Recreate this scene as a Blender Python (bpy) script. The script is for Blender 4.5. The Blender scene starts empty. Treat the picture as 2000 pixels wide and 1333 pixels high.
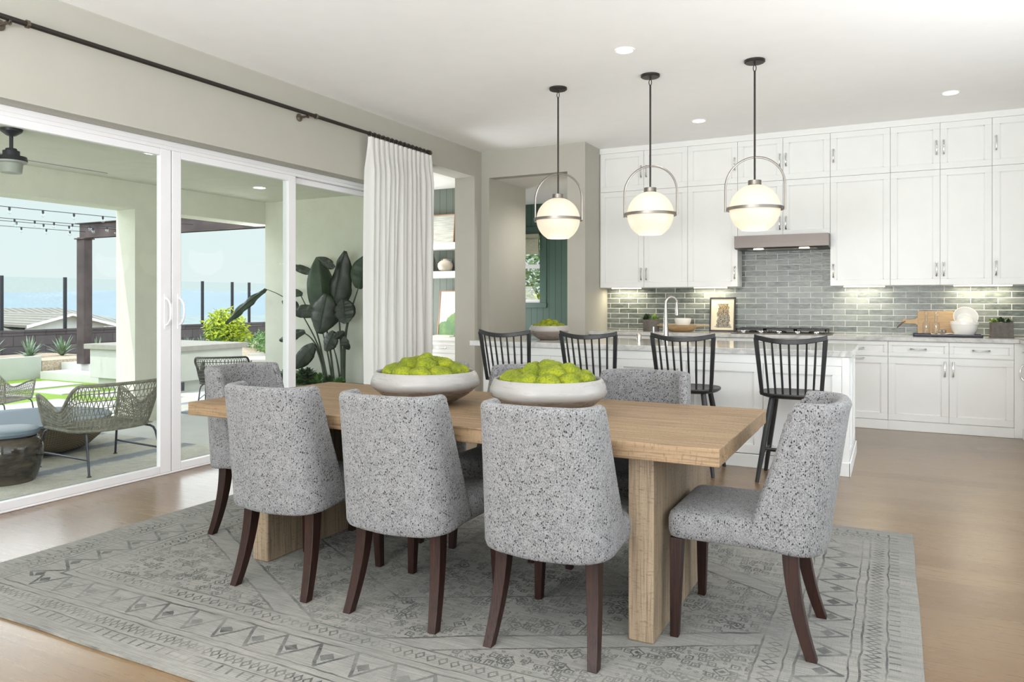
import bpy, bmesh, math, random
from mathutils import Vector, Matrix, noise
SC = bpy.context.scene
COL = SC.collection
PI = math.pi
rnd = random.Random(7)
def R(d): return math.radians(d)

# ------------------------------------------------------------------ materials
class NT:
    def __init__(s, m):
        s.t = m.node_tree; s.n = s.t.nodes; s.l = s.t.links
    def new(s, typ, **kw):
        nd = s.n.new(typ)
        for k, v in kw.items():
            if k.startswith('i_'):
                key = k[2:]
                key = int(key) if key.isdigit() else key.replace('_', ' ')
                s.set(nd.inputs[key], v)
            else: setattr(nd, k, v)
        return nd
    def set(s, sock, v):
        if isinstance(v, bpy.types.NodeSocket): s.l.new(v, sock)
        elif isinstance(v, bpy.types.Node): s.l.new(v.outputs[0], sock)
        else:
            if isinstance(v, (tuple, list)) and len(v) == 3 and sock.type == 'RGBA': v = (*v, 1)
            sock.default_value = v
    def math(s, op, a, b=None, c=None):
        nd = s.n.new('ShaderNodeMath'); nd.operation = op
        s.set(nd.inputs[0], a)
        if b is not None: s.set(nd.inputs[1], b)
        if c is not None: s.set(nd.inputs[2], c)
        return nd.outputs[0]
    def mix(s, f, a, b):
        nd = s.n.new('ShaderNodeMix'); nd.data_type = 'RGBA'
        s.set(nd.inputs[0], f); s.set(nd.inputs[6], a); s.set(nd.inputs[7], b)
        return nd.outputs[2]
    def ramp(s, f, stops, interp='LINEAR'):
        nd = s.n.new('ShaderNodeValToRGB'); nd.color_ramp.interpolation = interp
        e = nd.color_ramp.elements
        while len(e) < len(stops): e.new(0.5)
        for i, (p, c) in enumerate(stops):
            e[i].position = p
            e[i].color = (c, c, c, 1) if not isinstance(c, (tuple, list)) else (*c, 1)
        s.set(nd.inputs[0], f)
        return nd.outputs[0]
    def coord(s, scale=(1, 1, 1), rot=(0, 0, 0), loc=(0, 0, 0), kind='Object'):
        tc = s.n.new('ShaderNodeTexCoord')
        mp = s.n.new('ShaderNodeMapping')
        mp.inputs['Scale'].default_value = scale; mp.inputs['Rotation'].default_value = rot; mp.inputs['Location'].default_value = loc
        s.l.new(tc.outputs[kind], mp.inputs[0])
        return mp.outputs[0]
    def noise(s, vec, scale=5, detail=3, rough=.5, out=0, dist=0):
        nd = s.n.new('ShaderNodeTexNoise')
        s.set(nd.inputs['Vector'], vec); nd.inputs['Scale'].default_value = scale
        nd.inputs['Detail'].default_value = detail; nd.inputs['Roughness'].default_value = rough
        nd.inputs['Distortion'].default_value = dist
        return nd.outputs[out]
    def bump(s, h, strength=.3, dist=.01):
        nd = s.n.new('ShaderNodeBump'); nd.inputs['Strength'].default_value = strength; nd.inputs['Distance'].default_value = dist
        s.set(nd.inputs['Height'], h)
        return nd.outputs[0]

def mat(name, col=(.8, .8, .8), rough=.5, metal=0, **kw):
    m = bpy.data.materials.new(name); m.use_nodes = True
    b = m.node_tree.nodes['Principled BSDF']
    b.inputs['Base Color'].default_value = (*col, 1)
    b.inputs['Roughness'].default_value = rough
    b.inputs['Metallic'].default_value = metal
    for k, v in kw.items():
        key = k.replace('_', ' ')
        b.inputs[key].default_value = (*v, 1) if isinstance(v, tuple) else v
    m.diffuse_color = (*col, 1)
    return m
def bsdf(m): return m.node_tree.nodes['Principled BSDF']
def nmat(name, col, rough=.5, metal=0, bscale=80, bstr=.08, var=.04, vscale=6, stretch=(1, 1, 1), **kw):
    """plain coloured surface with slight procedural variation and grain bump"""
    m = mat(name, col, rough, metal, **kw); t = NT(m); b = bsdf(m)
    v = t.coord(stretch)
    n = t.noise(v, vscale, 3)
    f = t.ramp(n, [(.3, 0), (.7, 1)])
    lo = tuple(max(0, c * (1 - var)) for c in col); hi = tuple(min(1, c * (1 + var)) for c in col)
    t.set(b.inputs['Base Color'], t.mix(f, lo, hi))
    if bstr > 0: t.set(b.inputs['Normal'], t.bump(t.noise(v, bscale, 2), bstr, .002))
    return m

M = {}
M['wall'] = nmat('warm_grey_paint', (.435, .425, .375), .7, bscale=250, bstr=.1, var=.015)
M['ceiling'] = nmat('ceiling_white', (.93, .93, .93), .8, bscale=200, bstr=.08, var=.01)
M['white_wall'] = nmat('study_wall_white', (.82, .81, .78), .7, bscale=200, bstr=.08, var=.01)
M['cab'] = nmat('cabinet_white_lacquer', (.80, .81, .80), .35, bscale=60, bstr=.02, var=.012)
M['cab_in'] = nmat('cabinet_carcass_white', (.74, .74, .72), .5, bscale=60, bstr=.02, var=.012)
M['trim'] = nmat('trim_white', (.80, .80, .78), .45, bscale=60, bstr=.02, var=.01)
M['vinyl'] = nmat('white_vinyl_frame', (.80, .80, .82), .35, bscale=60, bstr=.01, var=.01)
M['chrome'] = nmat('polished_nickel', (.72, .71, .69), .14, 1, bstr=.01)
M['steel'] = nmat('brushed_steel', (.15, .135, .125), .42, 1, vscale=40, stretch=(1, 20, 20), bscale=60, bstr=.04)
M['nickel'] = nmat('satin_nickel', (.42, .40, .37), .26, 1, bstr=.02)
M['bronze'] = nmat('dark_bronze', (.045, .038, .034), .42, .7, bstr=.02)
M['brass'] = nmat('aged_bronze_bracket', (.16, .13, .105), .38, .85, bstr=.02)
M['gunmetal'] = nmat('burnished_nickel', (.27, .25, .23), .34, .9, bstr=.02)
M['black_wood'] = nmat('ebonised_wood', (.013, .013, .014), .42, bscale=30, stretch=(8, 8, 1), bstr=.25, var=.3)
M['black'] = nmat('matte_black', (.015, .015, .016), .4, bstr=.05)
M['black_rubber'] = nmat('black_rubber', (.02, .02, .02), .7, bstr=.05)
M['ceramic'] = nmat('white_ceramic', (.86, .85, .82), .22, bstr=.02, var=.02)
M['stone_pot'] = nmat('grey_brown_stone_pot', (.12, .105, .095), .75, bscale=120, bstr=.4, var=.2, vscale=30)
M['soil'] = nmat('potting_soil', (.3, .24, .18), .95, bscale=90, bstr=1, var=.5, vscale=60)
M['linen'] = nmat('linen', (.74, .69, .62), .9, bscale=300, bstr=.4, var=.08, vscale=20)
M['navy'] = nmat('navy_tray_lacquer', (.02, .022, .045), .35, bstr=.03)
M['stucco'] = nmat('exterior_stucco', (.71, .705, .61), .9, bscale=70, bstr=.9, var=.03)
M['stucco_white'] = nmat('light_stucco', (.50, .51, .47), .9, bscale=70, bstr=.7, var=.03)
M['concrete'] = nmat('pale_concrete', (.56, .555, .53), .85, bscale=60, bstr=.3, var=.04, vscale=3)
M['concrete_cap'] = nmat('grey_concrete_cap', (.31, .295, .26), .85, bscale=60, bstr=.3, var=.08, vscale=12)
M['gravel'] = nmat('tan_gravel', (.50, .40, .30), .95, bscale=60, bstr=1, var=.35, vscale=40)
M['grass'] = nmat('artificial_turf', (.22, .36, .035), .9, bscale=200, bstr=1, var=.25, vscale=60)
M['rust'] = nmat('weathered_dark_steel', (.075, .055, .055), .6, .3, bscale=20, bstr=.2, var=.4, vscale=4)
M['post'] = nmat('black_fence_post', (.018, .018, .025), .45, .3, bstr=.03)
M['fan'] = nmat('charcoal_fan_body', (.03, .028, .035), .45, .3, bstr=.03)
M['fan_blade'] = nmat('grey_fan_blade', (.36, .37, .33), .5, bstr=.03)
M['rattan'] = nmat('grey_green_wicker_cord', (.20, .19, .15), .75, bscale=90, bstr=.6, var=.3, vscale=30)
M['rattan_dark'] = nmat('charcoal_wicker_cord', (.085, .08, .07), .75, bscale=90, bstr=.6, var=.3, vscale=30)
M['rattan_brown'] = nmat('tan_wicker_cord', (.21, .16, .11), .75, bscale=90, bstr=.6, var=.3, vscale=30)
M['metal_leg'] = nmat('dark_grey_metal', (.06, .06, .075), .4, .5, bstr=.03)
M['leaf_dark'] = nmat('bird_of_paradise_leaf', (.020, .028, .016), .42, stretch=(1, 1, 1), bscale=30, bstr=.2, var=.3, vscale=5)
M['leaf_dark2'] = nmat('bird_of_paradise_underside', (.035, .058, .030), .5, bscale=30, bstr=.2, var=.3, vscale=5)
M['stem'] = nmat('plant_stem', (.045, .06, .035), .5, bstr=.1, var=.2)
M['stem_brown'] = nmat('plant_trunk_brown', (.075, .06, .06), .7, bstr=.3, var=.3)
M['leaf_lime'] = nmat('lime_foliage', (.42, .50, .03), .5, bstr=.05, var=.5, vscale=9)
M['leaf_green'] = nmat('green_foliage', (.13, .26, .07), .5, bstr=.05, var=.5, vscale=9)
M['leaf_agave'] = nmat('agave_leaf', (.20, .29, .19), .5, bstr=.05, var=.35, vscale=14)
M['leaf_succ'] = nmat('succulent_leaf', (.06, .10, .05), .45, bstr=.05, var=.5, vscale=30)
M['leaf_succ2'] = nmat('light_succulent_leaf', (.28, .40, .12), .45, bstr=.05, var=.4, vscale=30)
M['roof_wall'] = nmat('neighbour_wall', (.55, .58, .58), .9, bstr=.1)
M['hill'] = nmat('haze_tinted_hill', (.25, .305, .345), 1, bstr=0, var=.05, vscale=.002)  # distance haze is put into this pale blue base colour
M['valley'] = nmat('haze_tinted_valley', (.26, .30, .30), 1, bstr=0, var=.25, vscale=.02)  # haze over the valley is mixed into its base colour
M['blue_top'] = nmat('blue_grey_table_top', (.085, .12, .155), .65, bstr=.05)
M['ginger'] = nmat('ginger_jar_top', (.13, .17, .21), .5, bstr=.05)
M['shade'] = nmat('woven_window_shade', (.42, .42, .32), .9, bscale=150, bstr=.4, var=.25, vscale=40, stretch=(1, 1, 8))
M['copper'] = nmat('copper_frame', (.42, .22, .13), .4, .5, bstr=.03)
M['print_white'] = nmat('paper_white', (.85, .85, .82), .6, bstr=.03, var=.03)
M['beige'] = nmat('beige_ceramic', (.58, .52, .44), .45, bstr=.05)
M['twine'] = nmat('brown_leather_cord', (.12, .06, .04), .7, bstr=.2)
M['silver'] = nmat('silver_napkin_ring', (.5, .49, .47), .3, 1, bstr=.05)
M['cord'] = nmat('light_string_cable', (.02, .02, .03), .6, bstr=.02)
M['shadowblack'] = nmat('recess_shade_black', (.01, .01, .01), .8, bstr=.02)  # black that paints the shade inside the study cabinet bay

def m_emit(name, col, s):
    m = bpy.data.materials.new(name); m.use_nodes = True; t = NT(m)
    b = bsdf(m); b.inputs['Base Color'].default_value = (*col, 1); b.inputs['Roughness'].default_value = .4
    b.inputs['Emission Color'].default_value = (*col, 1); b.inputs['Emission Strength'].default_value = s
    n = t.noise(t.coord(), 4, 1)
    t.set(b.inputs['Base Color'], t.mix(n, col, tuple(c * .97 for c in col)))
    return m
M['globe'] = m_emit('opal_glass_lit', (1, .80, .56), .62)
_g = NT(M['globe']); 
for _l in list(bsdf(M['globe']).inputs['Base Color'].links): _g.l.remove(_l)
bsdf(M['globe']).inputs['Base Color'].default_value = (.42, .40, .36, 1)
M['lamp_lens'] = m_emit('downlight_lens', (1, .97, .9), 14)
M['led'] = m_emit('led_strip', (1, .86, .62), 4)
M['hood_lamp'] = m_emit('hood_lamp', (1, .93, .8), 12)

def m_glass(name, tint=(1, 1, 1), refl=1.0, rough=0.0):
    m = bpy.data.materials.new(name); m.use_nodes = True; t = NT(m)
    for nd in list(t.n): t.n.remove(nd)
    out = t.n.new('ShaderNodeOutputMaterial')
    tr = t.new('ShaderNodeBsdfTransparent'); tr.inputs[0].default_value = (*tint, 1)
    gl = t.new('ShaderNodeBsdfGlossy'); gl.inputs['Roughness'].default_value = rough
    lw = t.n.new('ShaderNodeLayerWeight'); lw.inputs[0].default_value = .5
    f = t.math('MULTIPLY', t.math('ADD', .04, t.math('MULTIPLY', t.math('POWER', lw.outputs['Facing'], 5), .9)), refl)
    mx = t.n.new('ShaderNodeMixShader')
    t.l.new(f, mx.inputs[0]); t.l.new(tr.outputs[0], mx.inputs[1]); t.l.new(gl.outputs[0], mx.inputs[2])
    t.l.new(mx.outputs[0], out.inputs[0])
    return m
M['glass'] = m_glass('door_glass', (.965, .985, .975), .14)
M['fence_glass'] = m_glass('fence_glass', (.955, .985, .99), .8)
M['glass_clear'] = m_glass('clear_glass', (.965, .965, .96), 2.2)
M['bulb_glass'] = m_glass('bulb_glass', (.92, .95, .95), 3)

# tweed fabric
def m_tweed():
    m = mat('speckled_tweed', (.6, .6, .6), .95); t = NT(m); b = bsdf(m)
    v = t.coord((1, 1, .72))
    fine = t.noise(v, 260, 2, .6)
    med = t.noise(v, 34, 3, .6)
    base = t.mix(t.ramp(fine, [(.36, 0), (.60, 1)]), (.062, .062, .064), (.225, .225, .228))
    base = t.mix(t.ramp(med, [(.35, 0), (.7, .42)]), base, (.27, .27, .271))
    vo = t.new('ShaderNodeTexVoronoi'); t.set(vo.inputs['Vector'], v); vo.inputs['Scale'].default_value = 170
    sep = t.new('ShaderNodeSeparateColor'); t.set(sep.inputs[0], vo.outputs['Color'])
    size = t.math('MULTIPLY', sep.outputs[0], .52)
    dotm = t.math('LESS_THAN', vo.outputs['Distance'], size)
    keep = t.math('GREATER_THAN', t.math('ADD', sep.outputs[1], t.math('MULTIPLY', t.math('SUBTRACT', med, .5), .8)), .48)
    spk = t.math('MULTIPLY', dotm, keep)
    vo2 = t.new('ShaderNodeTexVoronoi'); t.set(vo2.inputs['Vector'], v); vo2.inputs['Scale'].default_value = 260
    sep2 = t.new('ShaderNodeSeparateColor'); t.set(sep2.inputs[0], vo2.outputs['Color'])
    spk2 = t.math('MULTIPLY', t.math('LESS_THAN', vo2.outputs['Distance'], .33), t.math('GREATER_THAN', sep2.outputs[2], .62))
    c = t.mix(t.math('MULTIPLY', spk2, .75), base, (.10, .10, .105))
    c = t.mix(spk, c, (.018, .018, .02))
    t.set(b.inputs['Base Color'], c)
    hgt = t.math('SUBTRACT', fine, t.math('MULTIPLY', spk, .5))
    t.set(b.inputs['Normal'], t.bump(hgt, .6, .003))
    b.inputs['Sheen Weight'].default_value = .1
    return m
M['tweed'] = m_tweed()

def m_wood(name, c1, c2, c3, rough=.5, axis=0, scale=1.0, saw=0.0, worn=None):
    m = mat(name, c1, rough); t = NT(m); b = bsdf(m)
    sc = [14 * scale] * 3; sc[axis] = .9 * scale
    v = t.coord(tuple(sc))
    n1 = t.noise(v, 1.4, 5, .62, dist=.4)
    sc2 = [90 * scale] * 3; sc2[axis] = 3 * scale
    n2 = t.noise(t.coord(tuple(sc2)), 1.5, 3, .6)
    c = t.mix(t.ramp(n1, [(.3, 0), (.7, 1)]), c1, c2)
    c = t.mix(t.math('MULTIPLY', t.ramp(n2, [(.47, 0), (.66, 1)]), .75), c, c3)
    h = n2
    if saw:
        sc3 = [34, 34, 34]; sc3[axis] = 150
        n3 = t.noise(t.coord(tuple(sc3), rot=(0, 0, .12)), 1, 3, .7)
        f = t.ramp(n3, [(.56, 0), (.66, 1)])
        c = t.mix(t.math('MULTIPLY', f, saw), c, c3)
        h = t.math('ADD', n2, t.math('MULTIPLY', n3, 1.2))
    if worn:
        n4 = t.noise(t.coord((1, 1, 1)), 5, 5, .75)
        c = t.mix(t.ramp(n4, [(.60, 0), (.72, .5)]), c, worn)
    t.set(b.inputs['Base Color'], c)
    t.set(b.inputs['Normal'], t.bump(h, .3, .004))
    return m
M['oak_top'] = m_wood('sawn_oak_top', (.29, .198, .11), (.21, .136, .072), (.10, .058, .028), .6, 0, 1, .6)
M['oak_leg'] = m_wood('sawn_oak_leg', (.30, .228, .15), (.22, .162, .102), (.11, .078, .048), .6, 2, 1, .6, worn=(.13, .10, .08))
M['espresso'] = m_wood('espresso_leg_wood', (.030, .010, .006), (.016, .006, .004), (.006, .003, .002), .42, 2, 1)
M['board_wood'] = m_wood('light_board_wood', (.56, .40, .23), (.48, .32, .17), (.36, .22, .11), .5, 0, 2)
M['dough_wood'] = m_wood('olive_dough_bowl_wood', (.52, .37, .20), (.40, .26, .13), (.26, .15, .07), .5, 0, 1.6)

bsdf(M['espresso']).inputs['Specular IOR Level'].default_value = .3
def m_floor():
    m = mat('oak_plank_floor', (.4, .3, .2), .33); t = NT(m); b = bsdf(m)
    v = t.coord((1, 1, 1), loc=(.55, .06, 0))
    br = t.new('ShaderNodeTexBrick'); t.set(br.inputs['Vector'], v)
    br.offset = .37; br.squash = 1
    br.inputs['Color1'].default_value = (0, 0, 0, 1); br.inputs['Color2'].default_value = (1, 1, 1, 1); br.inputs['Mortar'].default_value = (.5, .5, .5, 1)
    br.inputs['Scale'].default_value = 1; br.inputs['Brick Width'].default_value = 1.9; br.inputs['Row Height'].default_value = .19
    br.inputs['Mortar Size'].default_value = .002; br.inputs['Mortar Smooth'].default_value = .1; br.inputs['Bias'].default_value = 0
    g = t.noise(t.coord((1.2, 16, 1)), 1.6, 5, .6, dist=.5)
    g2 = t.noise(t.coord((3, 90, 1)), 1.3, 3, .6)
    c = t.mix(br.outputs[0], (.145, .082, .034), (.21, .133, .065))
    c = t.mix(t.math('MULTIPLY', t.ramp(g, [(.35, 0), (.7, 1)]), .45), c, (.14, .085, .045))
    c = t.mix(t.math('MULTIPLY', t.ramp(g2, [(.5, 0), (.75, 1)]), .3), c, (.11, .07, .038))
    c = t.mix(t.math('MULTIPLY', br.outputs[1], .65), c, (.16, .11, .07))
    t.set(b.inputs['Base Color'], c)
    t.set(b.inputs['Roughness'], t.math('ADD', .22, t.math('MULTIPLY', g2, .14))); b.inputs['Specular IOR Level'].default_value = .5; b.inputs['Coat Weight'].default_value = .3; b.inputs['Coat Roughness'].default_value = .25
    t.set(b.inputs['Normal'], t.bump(t.math('SUBTRACT', g2, t.math('MULTIPLY', br.outputs[1], 2)), .12, .002))
    return m
M['floor'] = m_floor()

def m_tile():
    m = mat('glazed_brick_tile', (.3, .33, .31), .12, Specular_IOR_Level=.3); t = NT(m); b = bsdf(m)
    v = t.coord((1, 1, 1), rot=(R(90), 0, 0))
    br = t.new('ShaderNodeTexBrick'); t.set(br.inputs['Vector'], v); br.offset = .5
    br.inputs['Color1'].default_value = (0, 0, 0, 1); br.inputs['Color2'].default_value = (1, 1, 1, 1); br.inputs['Mortar'].default_value = (0, 0, 0, 1)
    br.inputs['Scale'].default_value = 1; br.inputs['Brick Width'].default_value = .235; br.inputs['Row Height'].default_value = .0625
    br.inputs['Mortar Size'].default_value = .0028; br.inputs['Mortar Smooth'].default_value = .25
    n = t.noise(t.coord((9, 9, 24)), 1.5, 4, .65)
    c = t.mix(br.outputs[0], (.058, .075, .067), (.165, .188, .172))
    c = t.mix(t.ramp(n, [(.35, 0), (.75, .5)]), c, (.29, .31, .285))
    c = t.mix(br.outputs[1], c, (.72, .72, .68))
    t.set(b.inputs['Base Color'], c)
    t.set(b.inputs['Roughness'], t.math('ADD', .16, t.math('MULTIPLY', br.outputs[1], .6)))
    h = t.math('ADD', t.math('MULTIPLY', n, .5), t.math('MULTIPLY', br.outputs[1], -1.2))
    h = t.math('ADD', h, t.math('MULTIPLY', t.noise(t.coord((1, 1, 1)), 60, 2), .25))
    t.set(b.inputs['Normal'], t.bump(h, .5, .006))
    return m
M['tile'] = m_tile()

def m_quartz():
    m = mat('veined_quartz', (.62, .61, .59), .08); t = NT(m); b = bsdf(m)
    v = t.coord((1, 1, 1))
    n = t.noise(v, 1.6, 6, .6, dist=1.2)
    vein = t.ramp(n, [(.44, 0), (.49, 1), (.54, 0)])
    n2 = t.noise(v, 14, 4, .7)
    c = t.mix(t.ramp(n2, [(.3, 0), (.7, 1)]), (.50, .50, .485), (.68, .675, .66))
    c = t.mix(t.math('MULTIPLY', vein, .55), c, (.30, .30, .30))
    t.set(b.inputs['Base Color'], c)
    return m
M['quartz'] = m_quartz()

def m_shiplap(name, c1):
    m = mat(name, c1, .45); t = NT(m); b = bsdf(m)
    v = t.coord((1, 1, 1))
    sp = t.new('ShaderNodeSeparateXYZ'); t.set(sp.inputs[0], v)
    fr = t.math('FRACT', t.math('DIVIDE', sp.outputs[0], .105))
    g = t.math('LESS_THAN', fr, .07)
    n = t.noise(v, 3, 2)
    c = t.mix(n, tuple(x * .93 for x in c1), tuple(x * 1.07 for x in c1))
    t.set(b.inputs['Base Color'], t.mix(g, c, tuple(x * .35 for x in c1)))
    t.set(b.inputs['Normal'], t.bump(t.math('SUBTRACT', 1, g), .5, .006))
    return m
M['green_wall'] = m_shiplap('green_board_wall', (.062, .112, .088))
M['green_trim'] = nmat('green_window_trim', (.062, .112, .088), .4, bstr=.02)
M['grey_board'] = m_shiplap('grey_green_board_wall', (.15, .175, .15))

def m_block():
    m = mat('dark_block_wall', (.06, .05, .055), .9); t = NT(m); b = bsdf(m)
    v = t.coord((1, 1, 1), rot=(0, R(-90), R(-90)))
    sp = t.new('ShaderNodeSeparateXYZ'); t.set(sp.inputs[0], t.coord())
    cb = t.new('ShaderNodeCombineXYZ'); t.set(cb.inputs[0], sp.outputs[1]); t.set(cb.inputs[1], sp.outputs[2])
    br = t.new('ShaderNodeTexBrick'); t.set(br.inputs['Vector'], cb.outputs[0]); br.offset = .5
    br.inputs['Color1'].default_value = (.060, .050, .055, 1); br.inputs['Color2'].default_value = (.105, .09, .095, 1); br.inputs['Mortar'].default_value = (.012, .01, .014, 1)
    br.inputs['Scale'].default_value = 1; br.inputs['Brick Width'].default_value = .41; br.inputs['Row Height'].default_value = .2
    br.inputs['Mortar Size'].default_value = .006
    n = t.noise(t.coord(), 40, 4, .7)
    t.set(b.inputs['Base Color'], t.mix(t.math('MULTIPLY', n, .35), br.outputs[0], (.12, .11, .11)))
    t.set(b.inputs['Normal'], t.bump(t.math('SUBTRACT', n, br.outputs[1]), .8, .01))
    return m
M['block'] = m_block()

def m_rooftile():
    m = mat('clay_roof_tile', (.4, .36, .3), .9); t = NT(m); b = bsdf(m)
    sp = t.new('ShaderNodeSeparateXYZ'); t.set(sp.inputs[0], t.coord())
    w1 = t.math('ABSOLUTE', t.math('SINE', t.math('MULTIPLY', sp.outputs[1], 12)))
    w2 = t.math('FRACT', t.math('MULTIPLY', sp.outputs[2], 9))
    f = t.math('MULTIPLY', w1, t.math('ADD', .5, t.math('MULTIPLY', w2, .5)))
    n = t.noise(t.coord(), 2, 3)
    c = t.mix(n, (.36, .33, .28), (.26, .225, .19))
    t.set(b.inputs['Base Color'], t.mix(t.ramp(f, [(.1, 0), (.45, 1)]), (.14, .12, .10), c))
    t.set(b.inputs['Normal'], t.bump(f, .8, .05))
    return m
M['rooftile'] = m_rooftile()

def m_rug():
    m = mat('faded_oriental_rug', (.4, .4, .38), .97); t = NT(m); b = bsdf(m)
    L, W = 3.95, 2.85
    v = t.coord()
    wob = t.new('ShaderNodeTexNoise'); t.set(wob.inputs['Vector'], v); wob.inputs['Scale'].default_value = 9
    sub = t.new('ShaderNodeVectorMath', operation='SUBTRACT'); t.set(sub.inputs[0], wob.outputs[1]); sub.inputs[1].default_value = (.5, .5, .5)
    scl = t.new('ShaderNodeVectorMath', operation='SCALE'); t.set(scl.inputs[0], sub.outputs[0]); scl.inputs['Scale'].default_value = .022
    add = t.new('ShaderNodeVectorMath', operation='ADD'); t.set(add.inputs[0], v); t.set(add.inputs[1], scl.outputs[0])
    vv = add.outputs[0]
    sp = t.new('ShaderNodeSeparateXYZ'); t.set(sp.inputs[0], vv)
    x, y = sp.outputs[0], sp.outputs[1]
    ax = t.math('ABSOLUTE', x); ay = t.math('ABSOLUTE', y)
    dx = t.math('SUBTRACT', L / 2, ax); dy = t.math('SUBTRACT', W / 2, ay)
    d = t.math('MINIMUM', dx, dy)
    side = t.math('LESS_THAN', dx, dy)
    al = t.math('ADD', t.math('MULTIPLY', side, y), t.math('MULTIPLY', t.math('SUBTRACT', 1, side), x))
    def line(pos, w):
        return t.math('LESS_THAN', t.math('ABSOLUTE', t.math('SUBTRACT', d, pos)), w)
    def band(a, c_):
        return t.math('MULTIPLY', t.math('GREATER_THAN', d, a), t.math('LESS_THAN', d, c_))
    lines = line(.115, .0035)
    for p, w in ((.20, .004), (.235, .003), (.40, .005), (.44, .003), (.53, .004)):
        lines = t.math('MAXIMUM', lines, line(p, w))
    # zigzag and lozenge borders
    def tri(s, per, _k=.55): # triangle wave 0..1 along the border
        return t.math('ABSOLUTE', t.math('SUBTRACT', t.math('MULTIPLY', t.math('FRACT', t.math('DIVIDE', s, per*_k)), 2), 1))
    z1 = t.math('ABSOLUTE', t.math('SUBTRACT', t.math('DIVIDE', t.math('SUBTRACT', d, .25), .14), tri(al, .30)))
    zig = t.math('MULTIPLY', t.math('LESS_THAN', z1, .10), band(.245, .395))
    lz = t.math('ADD', tri(al, .30), t.math('ABSOLUTE', t.math('DIVIDE', t.math('SUBTRACT', d, .32), .075)))
    loz = t.math('MULTIPLY', t.math('LESS_THAN', lz, .38), band(.245, .395))
    l2 = t.math('ADD', tri(al, .072), t.math('ABSOLUTE', t.math('DIVIDE', t.math('SUBTRACT', d, .16), .032)))
    lo2 = t.math('MULTIPLY', t.math('MULTIPLY', t.math('LESS_THAN', l2, .95), t.math('GREATER_THAN', l2, .5)), band(.125, .195))
    l3 = t.math('ADD', tri(al, .09), t.math('ABSOLUTE', t.math('DIVIDE', t.math('SUBTRACT', d, .485), .035)))
    lo3 = t.math('MULTIPLY', t.math('MULTIPLY', t.math('LESS_THAN', l3, .85), t.math('GREATER_THAN', l3, .5)), band(.445, .525))
    bars = t.math('MULTIPLY', t.math('LESS_THAN', t.math('FRACT', t.math('DIVIDE', al, .05)), .2), band(.07, .108))
    pat = lines
    for q in (zig, loz, lo2, lo3, bars): pat = t.math('MAXIMUM', pat, q)
    # field: small angular rosettes, outlined
    field = t.math('GREATER_THAN', d, .535)
    def rosette(scale, a, c_, metric='MANHATTAN', thr=.42):
        vo = t.new('ShaderNodeTexVoronoi', distance=metric); t.set(vo.inputs['Vector'], vv); vo.inputs['Scale'].default_value = scale
        vo.voronoi_dimensions = '2D'; vo.inputs['Randomness'].default_value = .75
        se = t.new('ShaderNodeSeparateColor'); t.set(se.inputs[0], vo.outputs['Color'])
        r = t.math('MULTIPLY', t.math('GREATER_THAN', vo.outputs['Distance'], a), t.math('LESS_THAN', vo.outputs['Distance'], c_))
        dot = t.math('LESS_THAN', vo.outputs['Distance'], a * .45)
        return t.math('MULTIPLY', t.math('MAXIMUM', r, dot), t.math('GREATER_THAN', se.outputs[0], thr))
    f1 = rosette(10, .25, .33)
    f2 = rosette(24, .24, .38, 'CHEBYCHEV', .45)
    f3 = rosette(38, .18, .34, 'MANHATTAN', .5)
    fl = t.math('MAXIMUM', t.math('MAXIMUM', f1, f2), f3)
    # central medallion outline: nested hexagon
    hx = t.math('ADD', t.math('MULTIPLY', ax, .55), ay)
    med = t.math('LESS_THAN', t.math('ABSOLUTE', t.math('SUBTRACT', hx, .98)), .007)
    med = t.math('MAXIMUM', med, t.math('LESS_THAN', t.math('ABSOLUTE', t.math('SUBTRACT', hx, 1.10)), .005))
    med = t.math('MAXIMUM', med, t.math('LESS_THAN', t.math('ABSOLUTE', t.math('SUBTRACT', hx, .55)), .006))
    ribbon = t.math('MULTIPLY', t.math('GREATER_THAN', hx, .98), t.math('LESS_THAN', hx, 1.10))
    fl = t.math('MULTIPLY', fl, t.math('SUBTRACT', 1, ribbon))
    fl = t.math('MULTIPLY', t.math('MAXIMUM', fl, med), field)
    pat = t.math('MAXIMUM', pat, fl)
    # wear
    wear = t.noise(v, 3.2, 5, .65)
    wr = t.ramp(wear, [(.36, .12), (.60, 1)])
    thread = t.noise(t.coord((6, 260, 1)), 1, 2, .6)
    thread2 = t.noise(t.coord((260, 18, 1)), 1, 2, .6)
    pat = t.math('MULTIPLY', t.math('MULTIPLY', pat, wr), t.ramp(thread, [(.3, .25), (.55, 1)]))
    base = t.mix(t.ramp(t.noise(v, 1.1, 4, .6), [(.35, 0), (.65, 1)]), (.24, .233, .207), (.165, .165, .148))
    base = t.mix(t.ramp(t.noise(t.coord((2.5, 14, 1)), 2.4, 4, .7), [(.45, 0), (.75, .6)]), base, (.12, .125, .118))
    tone = t.mix(t.math('MULTIPLY', t.math('MAXIMUM', band(.235, .40), ribbon), .3), base, (.18, .18, .17))
    c = t.mix(t.ramp(thread, [(.45, 0), (.68, .7)]), tone, (.30, .295, .27))
    c = t.mix(t.math('MULTIPLY', t.ramp(thread, [(.25, 1), (.45, 0)]), .7), c, (.09, .09, .087))
    c = t.mix(t.math('MULTIPLY', t.ramp(thread2, [(.3, 1), (.46, 0)]), .45), c, (.12, .12, .115))
    c = t.mix(t.math('MULTIPLY', pat, .92), c, (.022, .024, .024))
    t.set(b.inputs['Base Color'], c)
    t.set(b.inputs['Normal'], t.bump(t.math('ADD', thread, thread2), .35, .003))
    return m
M['rug'] = m_rug()

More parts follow.
